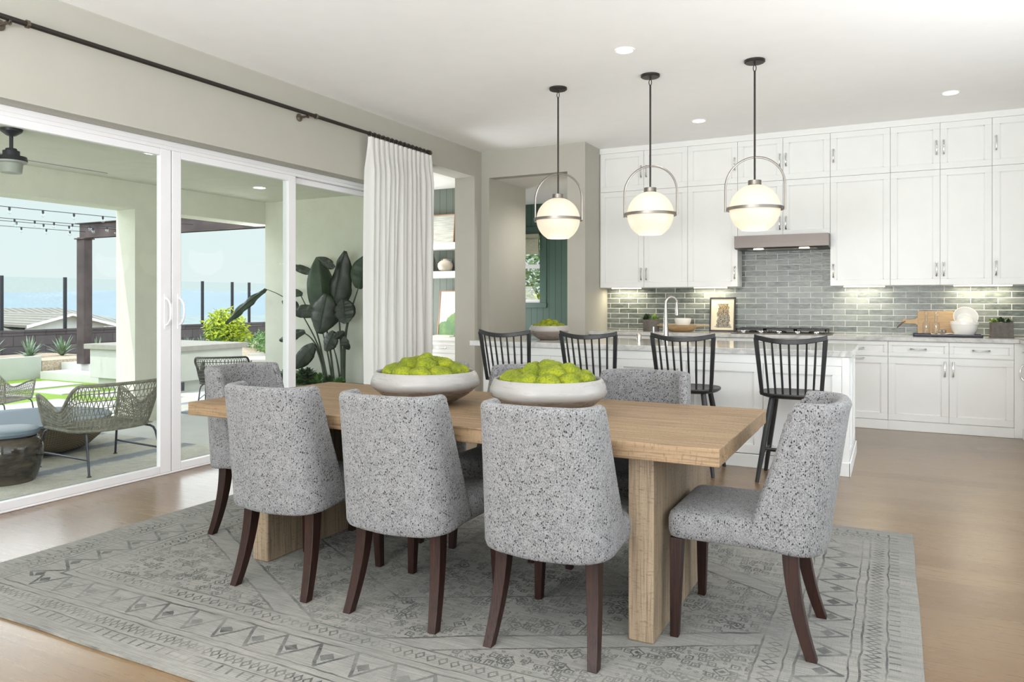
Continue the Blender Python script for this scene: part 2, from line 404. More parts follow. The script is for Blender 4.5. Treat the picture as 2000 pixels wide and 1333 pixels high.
def m_outrug():
    m = mat('outdoor_striped_rug', (.4, .42, .42), .97); t = NT(m); b = bsdf(m)
    sp = t.new('ShaderNodeSeparateXYZ'); t.set(sp.inputs[0], t.coord())
    n = t.noise(t.coord(), 14, 4, .7)
    s = t.math('FRACT', t.math('ADD', t.math('DIVIDE', sp.outputs[0], .62), t.math('MULTIPLY', n, .25)))
    c = t.mix(t.ramp(s, [(.0, 0), (.35, 0), (.42, 1), (.62, 1), (.7, 0)]), (.60, .585, .52), (.27, .30, .34))
    c = t.mix(t.ramp(n, [(.35, .3), (.65, 0)]), c, (.27, .22, .18))
    t.set(b.inputs['Base Color'], c)
    t.set(b.inputs['Normal'], t.bump(n, 1, .02))
    return m
M['outrug'] = m_outrug()

def m_moss():
    m = mat('preserved_moss', (.4, .5, .02), .95); t = NT(m); b = bsdf(m)
    v = t.coord()
    n = t.noise(v, 130, 3, .7); n2 = t.noise(v, 14, 3, .6)
    c = t.mix(t.ramp(n2, [(.35, 0), (.65, 1)]), (.115, .155, .003), (.27, .30, .007))
    c = t.mix(t.ramp(n, [(.32, .75), (.55, 0)]), c, (.045, .07, .002))
    t.set(b.inputs['Base Color'], c)
    t.set(b.inputs['Normal'], t.bump(n, 1, .006))
    return m
M['moss'] = m_moss()

def m_bowl():
    m = mat('glazed_stoneware_bowl', (.6, .58, .56), .3); t = NT(m); b = bsdf(m)
    sp = t.new('ShaderNodeSeparateXYZ'); t.set(sp.inputs[0], t.coord())
    n = t.noise(t.coord((4, 4, 25)), 2, 4, .6)
    f = t.ramp(t.math('ADD', sp.outputs[2], t.math('MULTIPLY', n, .02)), [(.088, 0), (.10, 1)])
    c = t.mix(f, (.17, .135, .115), (.285, .277, .265))
    c = t.mix(t.ramp(n, [(.4, 0), (.7, .35)]), c, (.23, .22, .205))
    t.set(b.inputs['Base Color'], c)
    t.set(b.inputs['Roughness'], t.ramp(n, [(.3, .18), (.7, .5)]))
    t.set(b.inputs['Normal'], t.bump(n, .2, .003))
    return m
M['bowl'] = m_bowl()

def m_curtain():
    m = bpy.data.materials.new('sheer_linen_curtain'); m.use_nodes = True; t = NT(m)
    b = bsdf(m); b.inputs['Base Color'].default_value = (.93, .93, .92, 1); b.inputs['Roughness'].default_value = .9
    tl = t.n.new('ShaderNodeBsdfTranslucent'); tl.inputs[0].default_value = (.86, .86, .84, 1)
    mx = t.n.new('ShaderNodeMixShader'); mx.inputs[0].default_value = .42
    out = [n for n in t.n if n.type == 'OUTPUT_MATERIAL'][0]
    w = t.noise(t.coord((1, 1, .25)), 350, 2)
    t.set(b.inputs['Normal'], t.bump(w, .25, .002))
    t.l.new(b.outputs[0], mx.inputs[1]); t.l.new(tl.outputs[0], mx.inputs[2]); t.l.new(mx.outputs[0], out.inputs[0])
    return m
M['curtain'] = m_curtain()

def m_print(name, kind):
    m = mat(name, (.8, .8, .78), .6); t = NT(m); b = bsdf(m)
    v = t.coord(); sp = t.new('ShaderNodeSeparateXYZ'); t.set(sp.inputs[0], v); x, z = sp.outputs[0], sp.outputs[2]
    if kind == 'tree':      # sepia print of a tree-like shape
        n = t.noise(v, 26, 5, .7); n2 = t.noise(v, 60, 4, .7)
        w = t.math('ADD', .055, t.math('MULTIPLY', t.math('SUBTRACT', .34, z), .10))
        dd = t.math('ADD', t.math('ABSOLUTE', t.math('SUBTRACT', x, .01)), t.math('MULTIPLY', t.math('SUBTRACT', n, .5), .11))
        f = t.math('MULTIPLY', t.math('LESS_THAN', dd, w), t.math('MULTIPLY', t.math('GREATER_THAN', z, .045), t.math('LESS_THAN', z, .325)))
        c = t.mix(f, (.76, .68, .52), t.mix(t.ramp(n2, [(.4, 0), (.58, 1)]), (.06, .055, .04), t.mix(t.ramp(z, [(.15, 0), (.28, 1)]), (.35, .32, .26), (.48, .35, .18))))
    elif kind == 'hill':    # abstract green landscape
        n = t.noise(v, 7, 4, .6)
        lim = t.math('ADD', t.math('ADD', .47, t.math('MULTIPLY', x, .75)), t.math('MULTIPLY', t.math('SUBTRACT', n, .5), .22))
        f = t.math('LESS_THAN', z, lim)
        c = t.mix(f, (.80, .80, .78), t.mix(t.ramp(t.noise(v, 4, 4, .6), [(.4, 0), (.6, 1)]), (.13, .25, .12), (.27, .40, .14)))
    else:                   # woven texture
        n = t.noise(t.coord((2, 1, 55)), 2, 3, .6)
        c = t.mix(t.ramp(n, [(.3, 0), (.65, 1)]), (.36, .38, .34), (.74, .75, .70))
    t.set(b.inputs['Base Color'], c)
    return m
M['print_tree'] = m_print('sepia_tree_print', 'tree')
M['print_hill'] = m_print('green_landscape_print', 'hill')
M['print_weave'] = m_print('woven_textile_art', 'weave')

def m_jar():
    m = mat('dark_glazed_garden_stool', (.1, .08, .06), .07); t = NT(m); b = bsdf(m)
    n = t.noise(t.coord((2, 2, 6)), 3, 4, .6)
    t.set(b.inputs['Base Color'], t.mix(t.ramp(n, [(.35, 0), (.65, 1)]), (.022, .020, .019), (.085, .066, .048)))
    t.set(b.inputs['Normal'], t.bump(n, .15, .01))
    return m
M['jar'] = m_jar()
def m_basket():
    m = mat('woven_basket_base', (.2, .15, .1), .8); t = NT(m); b = bsdf(m)
    sp = t.new('ShaderNodeSeparateXYZ'); t.set(sp.inputs[0], t.coord())
    an = t.math('ARCTAN2', sp.outputs[1], sp.outputs[0])
    a = t.math('SINE', t.math('MULTIPLY', an, 90)); z = t.math('SINE', t.math('MULTIPLY', sp.outputs[2], 420))
    f = t.math('MULTIPLY', a, z)
    t.set(b.inputs['Base Color'], t.mix(t.ramp(f, [(.3, 0), (.6, 1)]), (.13, .10, .07), (.30, .23, .16)))
    t.set(b.inputs['Normal'], t.bump(f, .6, .008))
    return m
M['basket'] = m_basket()
SKY, SUN, E_REAR, E_SIDE, TILT, EXPO = 1.85, 2.6, 1050, 225, 160, 0.0
# ------------------------------------------------------------------ mesh helpers
class MB:
    def __init__(s): s.v = []; s.f = []; s.mi = []; s.cur = 0
    def add(s, vs, fs):
        o = len(s.v); s.v += [tuple(p) for p in vs]
        s.f += [tuple(i + o for i in f) for f in fs]; s.mi += [s.cur] * len(fs)
        return s
    def box(s, a, b, xf=None):
        x0, y0, z0 = a; x1, y1, z1 = b
        vs = [Vector(p) for p in ((x0,y0,z0),(x1,y0,z0),(x1,y1,z0),(x0,y1,z0),(x0,y0,z1),(x1,y0,z1),(x1,y1,z1),(x0,y1,z1))]
        if xf: vs = [xf @ v for v in vs]
        return s.add(vs, [(0,3,2,1),(4,5,6,7),(0,1,5,4),(1,2,6,5),(2,3,7,6),(3,0,4,7)])
    def lathe(s, prof, n=32, c=(0,0,0), cap=True, xf=None):
        vs = []; fs = []
        for r, z in prof:
            for i in range(n):
                a = 2*PI*i/n; vs.append(Vector((c[0]+r*math.cos(a), c[1]+r*math.sin(a), c[2]+z)))
        if xf: vs = [xf @ v for v in vs]
        for j in range(len(prof)-1):
            for i in range(n):
                k = (i+1) % n
                fs.append((j*n+i, j*n+k, (j+1)*n+k, (j+1)*n+i))
        if cap:
            if prof[0][0] > 1e-5: fs.append(tuple(range(n-1, -1, -1)))
            if prof[-1][0] > 1e-5: fs.append(tuple((len(prof)-1)*n + i for i in range(n)))
        return s.add(vs, fs)
    def tube(s, pts, r, n=8, closed=False, flat=None):
        """pts polyline, r radius or list; flat=(a,b) elliptical scale"""
        P = [Vector(p) for p in pts]; m = len(P)
        rr = r if isinstance(r, (list, tuple)) else [r]*m
        T = []
        for i in range(m):
            if closed: t = P[(i+1) % m] - P[i-1]
            else: t = P[min(i+1, m-1)] - P[max(i-1, 0)]
            T.append(t.normalized() if t.length > 1e-9 else Vector((0,0,1)))
        up = Vector((0,0,1)) if abs(T[0].z) < .9 else Vector((1,0,0))
        nrm = (up - T[0]*up.dot(T[0])).normalized()
        vs = []; fs = []
        for i in range(m):
            if i:
                nrm = nrm - T[i]*nrm.dot(T[i])
                nrm = nrm.normalized() if nrm.length > 1e-6 else T[i].orthogonal().normalized()
            bi = T[i].cross(nrm)
            for k in range(n):
                a = 2*PI*k/n + PI/n
                fa, fb = flat if flat else (1, 1)
                vs.append(P[i] + nrm*(math.cos(a)*rr[i]*fa) + bi*(math.sin(a)*rr[i]*fb))
        for i in range(m if closed else m-1):
            j = (i+1) % m
            for k in range(n):
                l = (k+1) % n
                fs.append((i*n+k, i*n+l, j*n+l, j*n+k))
        if not closed:
            fs.append(tuple(range(n-1, -1, -1))); fs.append(tuple((m-1)*n+k for k in range(n)))
        return s.add(vs, fs)
    def taper(s, a, b, wa, wb, xa=(1,0,0)):
        """square post from a to b with half widths wa, wb (x,y)"""
        a = Vector(a); b = Vector(b)
        vs = [a+Vector((sx*wa[0], sy*wa[1], 0)) for sx, sy in ((-1,-1),(1,-1),(1,1),(-1,1))]
        vs += [b+Vector((sx*wb[0], sy*wb[1], 0)) for sx, sy in ((-1,-1),(1,-1),(1,1),(-1,1))]
        return s.add(vs, [(0,1,5,4),(1,2,6,5),(2,3,7,6),(3,0,4,7),(3,2,1,0),(4,5,6,7)])
    def loft(s, rings, closed=True, cap=True):
        n = len(rings[0]); fs = []
        vs = [p for r in rings for p in r]
        for j in range(len(rings)-1):
            for i in range(n if closed else n-1):
                k = (i+1) % n
                fs.append((j*n+i, j*n+k, (j+1)*n+k, (j+1)*n+i))
        if cap and closed:
            fs.append(tuple(range(n-1, -1, -1))); fs.append(tuple((len(rings)-1)*n+i for i in range(n)))
        return s.add(vs, fs)
    def ball(s, c, r, seg=12, rings=8, sc=(1,1,1)):
        prof = [(max(1e-6, r*math.sin(PI*j/rings)), -r*math.cos(PI*j/rings)) for j in range(rings+1)]
        xf = Matrix.Translation(Vector(c)) @ Matrix.Diagonal((*sc, 1))
        return s.lathe(prof, seg, xf=xf, cap=False)

def build(name, mb, m, parent=None, smooth=False, bev=0, sub=0, ang=35, seg=2):
    me = bpy.data.meshes.new(name); me.from_pydata(mb.v, [], mb.f); me.update()
    bm = bmesh.new(); bm.from_mesh(me)
    bmesh.ops.recalc_face_normals(bm, faces=bm.faces); bm.to_mesh(me); bm.free()
    ms = m if isinstance(m, (list, tuple)) else [m]
    for q in ms: me.materials.append(M[q] if isinstance(q, str) else q)
    if len(ms) > 1: me.polygons.foreach_set('material_index', mb.mi)
    if smooth:
        me.shade_smooth()
        if ang: me.set_sharp_from_angle(angle=R(ang))
    o = bpy.data.objects.new(name, me); COL.objects.link(o)
    if parent: o.parent = parent
    if bev:
        md = o.modifiers.new('bevel', 'BEVEL'); md.width = bev; md.segments = seg; md.limit_method = 'ANGLE'; md.angle_limit = R(40)
        me.shade_smooth(); me.set_sharp_from_angle(angle=R(50)); md.harden_normals = False
    if sub:
        md = o.modifiers.new('subsurf', 'SUBSURF'); md.levels = sub; md.render_levels = sub; me.shade_smooth()
    return o
def tag(o, label=None, cat=None, group=None, kind=None):
    if label: o['label'] = label
    if cat: o['category'] = cat
    if group: o['group'] = group
    if kind: o['kind'] = kind
    return o
def thing(name, label, cat, loc=(0,0,0), rz=0, group=None):
    o = bpy.data.objects.new(name, None); COL.objects.link(o)
    o.location = loc; o.rotation_euler = (0, 0, rz); o.empty_display_size = .1
    return tag(o, label, cat, group)
def struct(name, mb, m, **k):
    return tag(build(name, mb, m, **k), kind='structure')
def dup(root, loc, rz=0, label=None, group=None, rot=None):
    r = root.copy(); COL.objects.link(r); r.location = loc
    r.rotation_euler = rot if rot else (0, 0, rz)
    if label: r['label'] = label
    if group: r['group'] = group
    def rec(src, dst):
        for ch in kids[src.name]:
            c = ch.copy(); COL.objects.link(c); c.parent = dst
            if ch.name in kids: rec(ch, c)
    kids = {}
    for o in list(bpy.data.objects):
        if o.parent: kids.setdefault(o.parent.name, []).append(o)
    if root.name in kids: rec(root, r)
    return r
def one(name, mb, m, label, cat, loc=(0,0,0), rz=0, group=None, **k):
    o = build(name, mb, m, **k); o.location = loc; o.rotation_euler = (0, 0, rz)
    return tag(o, label, cat, group)

H = 1.28           # eye height
ZC = 3.144         # ceiling
XW = -4.608        # left wall inner face
XO = -4.892        # left wall outer face
YP = 8.187         # wall with the pantry passage
YK = 8.965         # kitchen back wall
XR = 1.72          # right wall
YB = -3.0          # wall behind the camera
ZS = 2.815         # header of the openings

# ------------------------------------------------------------------ room shell
struct('floor', MB().box((XW-.3, YB-.2, -.12), (XR+.2, 11.0, 0)).box((-7.21, 7.29, -.12), (XW-.3, 11.0, 0)), 'floor')
struct('ceiling', MB().box((XO, YB-.2, ZC), (XR+.2, YK+.15, ZC+.15)), 'ceiling')
struct('ceiling', MB().box((-7.21, 7.29, ZS+.004), (XO, 11.0, ZS+.1)).box((XO, YP+.14, ZS+.004), (-3.33, 11.0, ZS+.1)), 'white_wall')
w = MB()
w.box((XO, YB, 0), (XW, -1.25, ZC))
w.box((XO, -1.25, 2.462), (XW, 7.0, ZC))
w.box((XO, 6.42, 0), (XW, 7.0, 2.462))
w.box((XO, 7.0, ZS), (XW, 8.016, ZC))
w.box((XO, 8.016, 0), (XW, YP+.14, ZC))
w.box((XO-.16, 6.95, 0), (XO, 7.29, ZC))
struct('wall_left', w, 'wall')
w = MB()
w.box((XW, YP, 0), (-4.5, YP+.14, ZC)); w.box((-4.5, YP, ZS), (-3.441, YP+.14, ZC)); w.box((-3.441, YP, 0), (-3.215, YP+.14, ZC))
w.box((XO, YP+.14, 0), (-4.5, 9.23, ZS+.004)); w.box((-3.441, YP+.14, 0), (-3.215, YK+.15, ZC))
w.box((-3.441, YK+.15, 0), (-3.215, 11.0, ZS+.05))
struct('wall_back', w, 'wall')
struct('wall_kitchen', MB().box((-3.215, YK, 0), (XR+.2, YK+.15, ZC)), 'wall')
struct('wall_backsplash', MB().box((-3.215, YK-.014, .915), (XR, YK-.001, 2.05)), 'tile')
w = MB()      # right wall with an opening for added, unseen windows that light the room
w.box((XR, YB, 0), (XR+.2, -2.2, ZC)).box((XR, 7.0, 0), (XR+.2, YK, ZC)).box((XR, -2.2, 2.75), (XR+.2, 7.0, ZC)).box((XR, -2.2, 0), (XR+.2, 7.0, .1))
struct('wall_right', w, 'wall')
w = MB()
w.box((XO, YB-.2, 0), (-4.0, YB, ZC)).box((1.2, YB-.2, 0), (XR+.2, YB, ZC)).box((-4.0, YB-.2, 2.75), (1.2, YB, ZC)).box((-4.0, YB-.2, 0), (1.2, YB, .1))
struct('wall_rear', w, 'wall')
def window_frame(name, axis, p, a0, a1, z0, z1, n):
    w = MB(); t = .06
    def bx(u0, u1, z0_, z1_):
        if axis == 'y': w.box((u0, p, z0_), (u1, p+.06, z1_))
        else: w.box((p, u0, z0_), (p+.06, u1, z1_))
    bx(a0, a1, z0, z0+t); bx(a0, a1, z1-t, z1)
    for i in range(n+1):
        u = a0 + (a1-a0-t)*i/n
        bx(u, u+t, z0+t, z1-t)
    return struct(name, w, 'vinyl')
window_frame('window_added_2', 'y', YB-.12, -4.0, 1.2, .1, 2.75, 4)  # unseen rear window, added to admit the rear fill lamp
window_frame('window_added_3', 'x', XR+.05, -2.2, 7.0, .1, 2.75, 6)  # unseen right-wall window, added for the side fill lamp

# study and passage behind the openings
struct('wall_study', MB().box((-7.21, 8.72, 0), (XO-.0, 8.86, ZS+.004)), 'grey_board')
struct('wall_study_left', MB().box((-7.3, 7.29, 0), (-7.21, 8.86, ZS+.004)).box((-7.21, 7.2895, 0), (XO-.16, 7.30, ZS+.004)), 'white_wall')
w = MB()   # green wall with the window opening
w.box((XO-.7, 10.75, 0), (-3.441, 10.87, 1.235)).box((XO-.7, 10.75, 2.33), (-3.441, 10.87, ZS+.004))
w.box((-4.97, 10.75, 1.235), (-3.441, 10.87, 2.33)).box((XO-.9, 10.75, 1.235), (-5.75, 10.87, 2.33))
w.box((XO-.9, 10.75, 0), (XO-.7, 10.87, ZS+.004))
struct('wall_passage_green', w, 'green_wall')
struct('wall_passage_left', MB().box((-5.95, 8.86, 0), (-5.8, 10.87, ZS+.004)), 'white_wall')
wn = thing('window_1', None, None); wn['kind'] = 'structure'
w = MB()
w.box((-5.75, 10.77, 1.235), (-4.97, 10.85, 1.30)).box((-5.75, 10.77, 1.235), (-5.70, 10.85, 2.33)).box((-4.985, 10.77, 1.235), (-4.97, 10.85, 2.33)).box((-5.75, 10.77, 2.3), (-4.97, 10.85, 2.33))
w.box((-5.70, 10.785, 1.80), (-4.985, 10.835, 1.86))
build('window_frame', w, 'vinyl', wn)
build('pane', MB().box((-5.70, 10.805, 1.30), (-4.985, 10.81, 2.3)), 'glass_clear', wn)
build('casing', MB().box((-4.985, 10.735, 1.235), (-4.87, 10.755, 2.46)).box((-5.8, 10.735, 2.33), (-4.87, 10.755, 2.46)).box((-5.8, 10.725, 1.17), (-4.865, 10.755, 1.25)), 'green_trim', wn, bev=.003)
# roman shade
w = MB()
for i in range(5): w.box((-5.74, 10.70-.004*i, 2.02+.045*i), (-4.99, 10.72+.004*(4-i), 2.075+.045*i))
w.box((-5.74, 10.705, 2.2), (-4.99, 10.715, 2.34))
one('roman_shade', w, 'shade', 'folded woven roman shade at the top of the passage window', 'window shade')

# trim: filler strip above the top cabinets, baseboards
struct('trim_1', MB().box((-3.215, 8.672, 3.078), (XR-.33, YK, ZC)), 'cab', bev=.002)
w = MB().box((XW, 8.016+.001, 0), (XW+.014, YP, .1)).box((XW, YP-.014, 0), (-4.5, YP, .1)).box((-3.441, YP-.014, 0), (-3.215, YP, .1)).box((XW, 6.42, 0), (XW+.014, 7.0, .1))
w.box((-4.5, YP, 0), (-4.486, 9.23, .1))
struct('baseboard_back', w, 'trim', bev=.003)

# ------------------------------------------------------------------ sliding door wall
dr = thing('door_1', None, None); dr['kind'] = 'structure'
FI = -4.768   # inner frame face
w = MB()
w.box((FI-.13, -1.25, 2.40), (FI, 6.42, 2.462)); w.box((FI-.005, -1.25, 2.395), (FI+.004, 6.42, 2.425))
w.box((FI-.13, -1.25, 0), (FI, 6.42, .014)); w.box((FI-.12, 6.36, .02), (FI, 6.42, 2.40)); w.box((FI-.12, -1.25, .02), (FI, -1.2, 2.40))
build('outer_frame', w, 'vinyl', dr, bev=.004)
def slider(y0, y1, x, handle=None):
    st, th = .092, .042
    w = MB()
    w.box((x-th, y0, .015), (x, y0+st*.85, 2.398)).box((x-th, y1-st, .015), (x, y1, 2.398))
    w.box((x-th, y0+st*.85+.0005, .015), (x, y1-st-.0005, .022+.045)).box((x-th, y0+st*.85+.0005, 2.398-.052), (x, y1-st-.0005, 2.398))
    p = build('door_panel', w, 'vinyl', dr, bev=.004)
    build('pane', MB().box((x-.026, y0+.05, .05), (x-.020, y1-.06, 2.37)), 'glass', p)
    if handle:
        yy = handle; g = MB()
        pts = [(x+.002, yy, 1.10), (x+.03, yy, 1.115), (x+.05, yy, 1.15), (x+.055, yy, 1.20), (x+.05, yy, 1.25), (x+.03, yy, 1.285), (x+.002, yy, 1.30)]
        g.tube(pts, .008, 8); g.box((x-.001, yy-.014, 1.07), (x+.004, yy+.014, 1.33))
        build('door_handle', g, 'vinyl', p, smooth=True)
slider(2.42, 3.79, FI-.004, 3.745)
slider(3.80, 5.09, FI-.004, 3.86)
slider(5.02, 6.36, FI-.052)
slider(.98, 2.50, FI-.052)
slider(-1.2, 1.06, FI-.004)

# ------------------------------------------------------------------ cabinets
def shaker(mb, x0, x1, z0, z1, y, th=.02, rail=.062, axis='y'):
    """frame-and-panel front whose face lies at y (facing -y); g inset"""
    g = .0015
    x0 += g; x1 -= g; z0 += g; z1 -= g
    def q(a, b, c, d, ya, yb):
        if axis == 'y': mb.box((a, ya, c), (b, yb, d))
        else: mb.box((ya, a, c), (yb, b, d))
    q(x0, x1, z0, z0+rail, y, y+th); q(x0, x1, z1-rail, z1, y, y+th)
    q(x0, x0+rail, z0+rail, z1-rail, y, y+th); q(x1-rail, x1, z0+rail, z1-rail, y, y+th)
    q(x0+rail, x1-rail, z0+rail, z1-rail, y+.012, y+th-.002)
    q(x0+rail, x0+rail+.008, z0+rail, z1-rail, y+.006, y+th-.002); q(x1-rail-.008, x1-rail, z0+rail, z1-rail, y+.006, y+th-.002)
    q(x0+rail, x1-rail, z0+rail, z0+rail+.008, y+.006, y+th-.002); q(x0+rail, x1-rail, z1-rail-.008, z1-rail, y+.006, y+th-.002)
def pull(parent, c, vert=True, axis='y', L=.135):
    """bow pull"""
    mb = MB(); n = 10; pts = []; rr = []
    for i in range(n+1):
        s = -1 + 2*i/n
        pts.append((s*L/2, -.012-.020*abs(math.cos(s*PI/2))**.6, 0)); rr.append(.0058+.004*abs(s)**6)
    mb.tube(pts, rr, 8)
    for s in (-1, 1): mb.lathe([(.011, 0), (.009, .008), (.006, .014)], 10, xf=Matrix.Translation((s*L/2*.94, 0, 0)) @ Matrix.Rotation(R(90), 4, 'X'))
    rot = Matrix.Rotation(R(90), 4, 'Y') if vert else Matrix()
    if axis == 'x': rot = Matrix.Rotation(R(-90), 4, 'Z') @ rot
    mb.v = [tuple((rot @ Vector(p)) + Vector(c)) for p in mb.v]
    return build('handle', mb, 'chrome', parent, smooth=True)
def cabinet(name, label, x0, x1, z0, z1, yf, yb, fronts, group, depth_side=None):
    """fronts: list of (kind, x0,x1,z0,z1, handle (x,z,vertical) )"""
    t = thing(name, label, 'cabinet', ((x0+x1)/2, yb, z0), 0, group)
    ox, oy, oz = (x0+x1)/2, yb, z0
    build('cabinet_body', MB().box((x0-ox+.0005, yf+.021-oy, 0), (x1-ox-.0005, -.002, z1-z0)), 'cab', t, bev=.001)
    for kind, a, b, c, d, h in fronts:
        mb = MB(); shaker(mb, a-ox, b-ox, c-oz, d-oz, yf-oy, rail=.062 if d-c > .3 else .036)
        f = build(kind, mb, 'cab', t, bev=.0012, seg=1)
        if h: pull(f, (h[0]-ox, yf-oy, h[1]-oz), h[2])
    return t
YU = 8.665; ux = [-3.2145, -2.654, -2.13, -1.565, -1.081, -.602, -.028, .419, .863, 1.38]
ZB, ZM, ZT = 1.44, 2.606, 3.076
def up(i0, i1, z0, z1, hs, lab, low):
    fr = []
    for i, hside in zip(range(i0, i1), hs):
        xx = ux[i+1]-.032 if hside == 'r' else ux[i]+.032
        if i == i0 and i0 and hside != 'r' : xx = ux[i]+.032
        zz = (z0+.16 if low else z0+.22)
        if low and z0 > 1.9: zz = z0+.14
        fr.append(('door', ux[i]+(.012 if i == 0 else 0), ux[i+1], z0, z1, (xx, zz, True)))
    return cabinet('wall_cabinet', lab, ux[i0], ux[i1], z0, z1, YU, YK-.016, fr, 'lower row of white wall cabinets' if low else 'top row of white wall cabinets')
up(0, 2, ZB, ZM, 'rl', 'tall white two-door wall cabinet at the left end above the sink-side counter', True)
up(2, 3, ZB, ZM, 'r', 'tall white single-door wall cabinet immediately left of the range hood', True)
up(3, 5, 1.994, ZM, 'rl', 'short white two-door wall cabinet directly above the steel range hood', True)
up(5, 6, ZB, ZM, 'l', 'tall white single-door wall cabinet immediately right of the range hood', True)
up(6, 8, ZB, ZM, 'rl', 'tall white two-door wall cabinet above the tray and cutting board', True)
up(8, 9, ZB, ZM, 'l', 'tall white wall cabinet at the right edge above the square stone pot', True)
up(0, 2, ZM, ZT, 'rl', 'small white top cabinet with two doors at the left end under the ceiling', False)
up(2, 3, ZM, ZT, 'r', 'small white single-door top cabinet, between the left pair and the pair over the hood', False)
up(3, 5, ZM, ZT, 'rl', 'small white two-door top cabinet high above the range hood', False)
up(5, 6, ZM, ZT, 'l', 'small white single-door top cabinet up and to the right of the range hood', False)
up(6, 8, ZM, ZT, 'rl', 'small white two-door top cabinet above the cabinets over the cutting board', False)
up(8, 9, ZM, ZT, 'l', 'small white top cabinet at the right edge under the ceiling', False)
# base cabinets
YF = 8.32; zt = .878
def base(x0, x1, kind, lab):
    fr = []; m = (x0+x1)/2; w_ = x1-x0
    if kind == 'two':
        fr += [('drawer', x0, m, .73, zt, ((x0+m)/2, .805, False)), ('drawer', m, x1, .73, zt, ((m+x1)/2, .805, False)),
               ('door', x0, m, .098, .722, (m-.035, .62, True)), ('door', m, x1, .098, .722, (m+.035, .62, True))]
    elif kind == 'one':
        fr += [('drawer', x0, x1, .73, zt, (m, .805, False)), ('door', x0, x1, .098, .722, (m, .705, False))]
    else:
        fr += [('drawer', x0, x1, .73, zt, (m, .805, False)), ('drawer', x0, x1, .42, .722, (m, .66, False)), ('drawer', x0, x1, .098, .412, (m, .35, False))]
    t = cabinet('base_cabinet', lab, x0, x1, .001, zt+.004, YF, YK-.002, fr, 'white base cabinets along the kitchen wall')
    build('toe_board', MB().box((x0-m, YF-.012-(YK-.002), 0), (x1-m, YF+.021-(YK-.002), .092)), 'cab', t, bev=.002)
base(-3.205, -2.42, 'one', 'white base cabinet at the far left of the kitchen wall counter')
base(-2.42, -1.62, 'two', 'white base cabinet below the wooden dough bowl and framed print')
base(-1.62, -.62, 'three', 'white base cabinet with drawers below the cooktop')
base(-.62, -.047, 'one', 'white base cabinet with pull-out door just right of the island end')
base(-.047, 1.002, 'two', 'white base cabinet with two drawers and two doors below the navy tray')
t = thing('base_cabinet', 'white corner base cabinet run at the right edge, turned towards the room', 'cabinet', (XR, 8.0, .001))
build('cabinet_body', MB().box((1.09-XR, -.62, 0), (-.002, .955, .88)).box((1.003-XR, .322, 0), (1.09-XR, .955, .88)), 'cab', t, bev=.001)
build('toe_board', MB().box((1.065-XR, -.62, 0), (1.088-XR, .30, .092)), 'cab', t)
mb = MB(); shaker(mb, -.6, .27, .098, .722, 1.07-XR, axis='x'); f = build('door', mb, 'cab', t, bev=.001, seg=1)
pull(f, (1.07-XR, .22, .62), True, 'x')
mb = MB(); shaker(mb, -.6, .27, .73, zt, 1.07-XR, rail=.036, axis='x'); f = build('drawer', mb, 'cab', t, bev=.001, seg=1)
pull(f, (1.07-XR, .12, .805), False, 'x')
tag(one('kitchen_countertop', MB().box((-3.214, YF-.03, .884), (1.04, YK-.016, .922)).box((1.04, 7.36, .884), (XR-.002, YK-.016, .922)), 'quartz',
    'pale grey quartz worktop along the tiled kitchen wall', 'countertop', bev=.003))

# range hood
hd = thing('range_hood', 'stainless steel under-cabinet range hood over the cooktop', 'range hood', (-1.083, YK-.016, 1.85))
hy = 8.46-(YK-.016); hw = .481
vs = [(-hw, hy, .012), (hw, hy, .012), (hw, hy, .143), (-hw, hy, .143), (-hw, 0, 0), (hw, 0, 0), (hw, 0, .143), (-hw, 0, .143), (-hw, hy+.05, -.0), (hw, hy+.05, 0)]
mb = MB(); mb.add(vs, [(0,1,2,3),(3,2,6,7),(0,3,7,4,8),(1,9,5,6,2),(4,7,6,5),(8,4,5,9),(0,8,9,1)])
mb.box((-hw-.001, hy-.004, .066), (hw+.001, hy, .074))
build('hood_shell', mb, 'steel', hd)
build('filter_grille', MB().box((-.36, hy+.13, -.006), (.36, -.06, -.0005)), 'gunmetal', hd, bev=.002)
for s in (-1, 1): build('hood_lamp', MB().box((s*.235-.05, hy+.055, -.007), (s*.235+.05, hy+.095, -.001)), 'hood_lamp', hd)
build('control_strip', MB().box((-.12, hy+.05, -.005), (.12, hy+.075, -.001)), 'black', hd)
# under-cabinet LED strips
for x0, x1, lb in ((-3.12, -2.75, 'warm under-cabinet light strip left of the potted succulent'), (-2.1, -1.72, 'warm under-cabinet light strip behind the framed print'), (-.48, -.08, 'warm under-cabinet light strip just right of the cooktop'), (.55, 1.05, 'warm under-cabinet light strip over the square stone pot')):
    one('light_strip', MB().box((x0-(x0+x1)/2, -.012, -.012), (x1-(x0+x1)/2, .012, 0)), 'led', lb, 'light strip', ((x0+x1)/2, 8.86, ZB-.0005))
    ld = bpy.data.lights.new('strip_light', 'AREA'); ld.shape = 'RECTANGLE'; ld.size = x1-x0; ld.size_y = .03; ld.energy = 3.0*(x1-x0)/.4; ld.color = (1, .88, .66)
    lo = bpy.data.objects.new('strip_light', ld); COL.objects.link(lo); lo.location = ((x0+x1)/2, 8.86, ZB-.02)
for s in (-1, 1):
    ld = bpy.data.lights.new('hood_light', 'SPOT'); ld.energy = 6; ld.spot_size = R(110); ld.color = (1, .92, .78); ld.shadow_soft_size = .04
    lo = bpy.data.objects.new('hood_light', ld); COL.objects.link(lo); lo.location = (-1.083+s*.235, 8.54, 1.835)

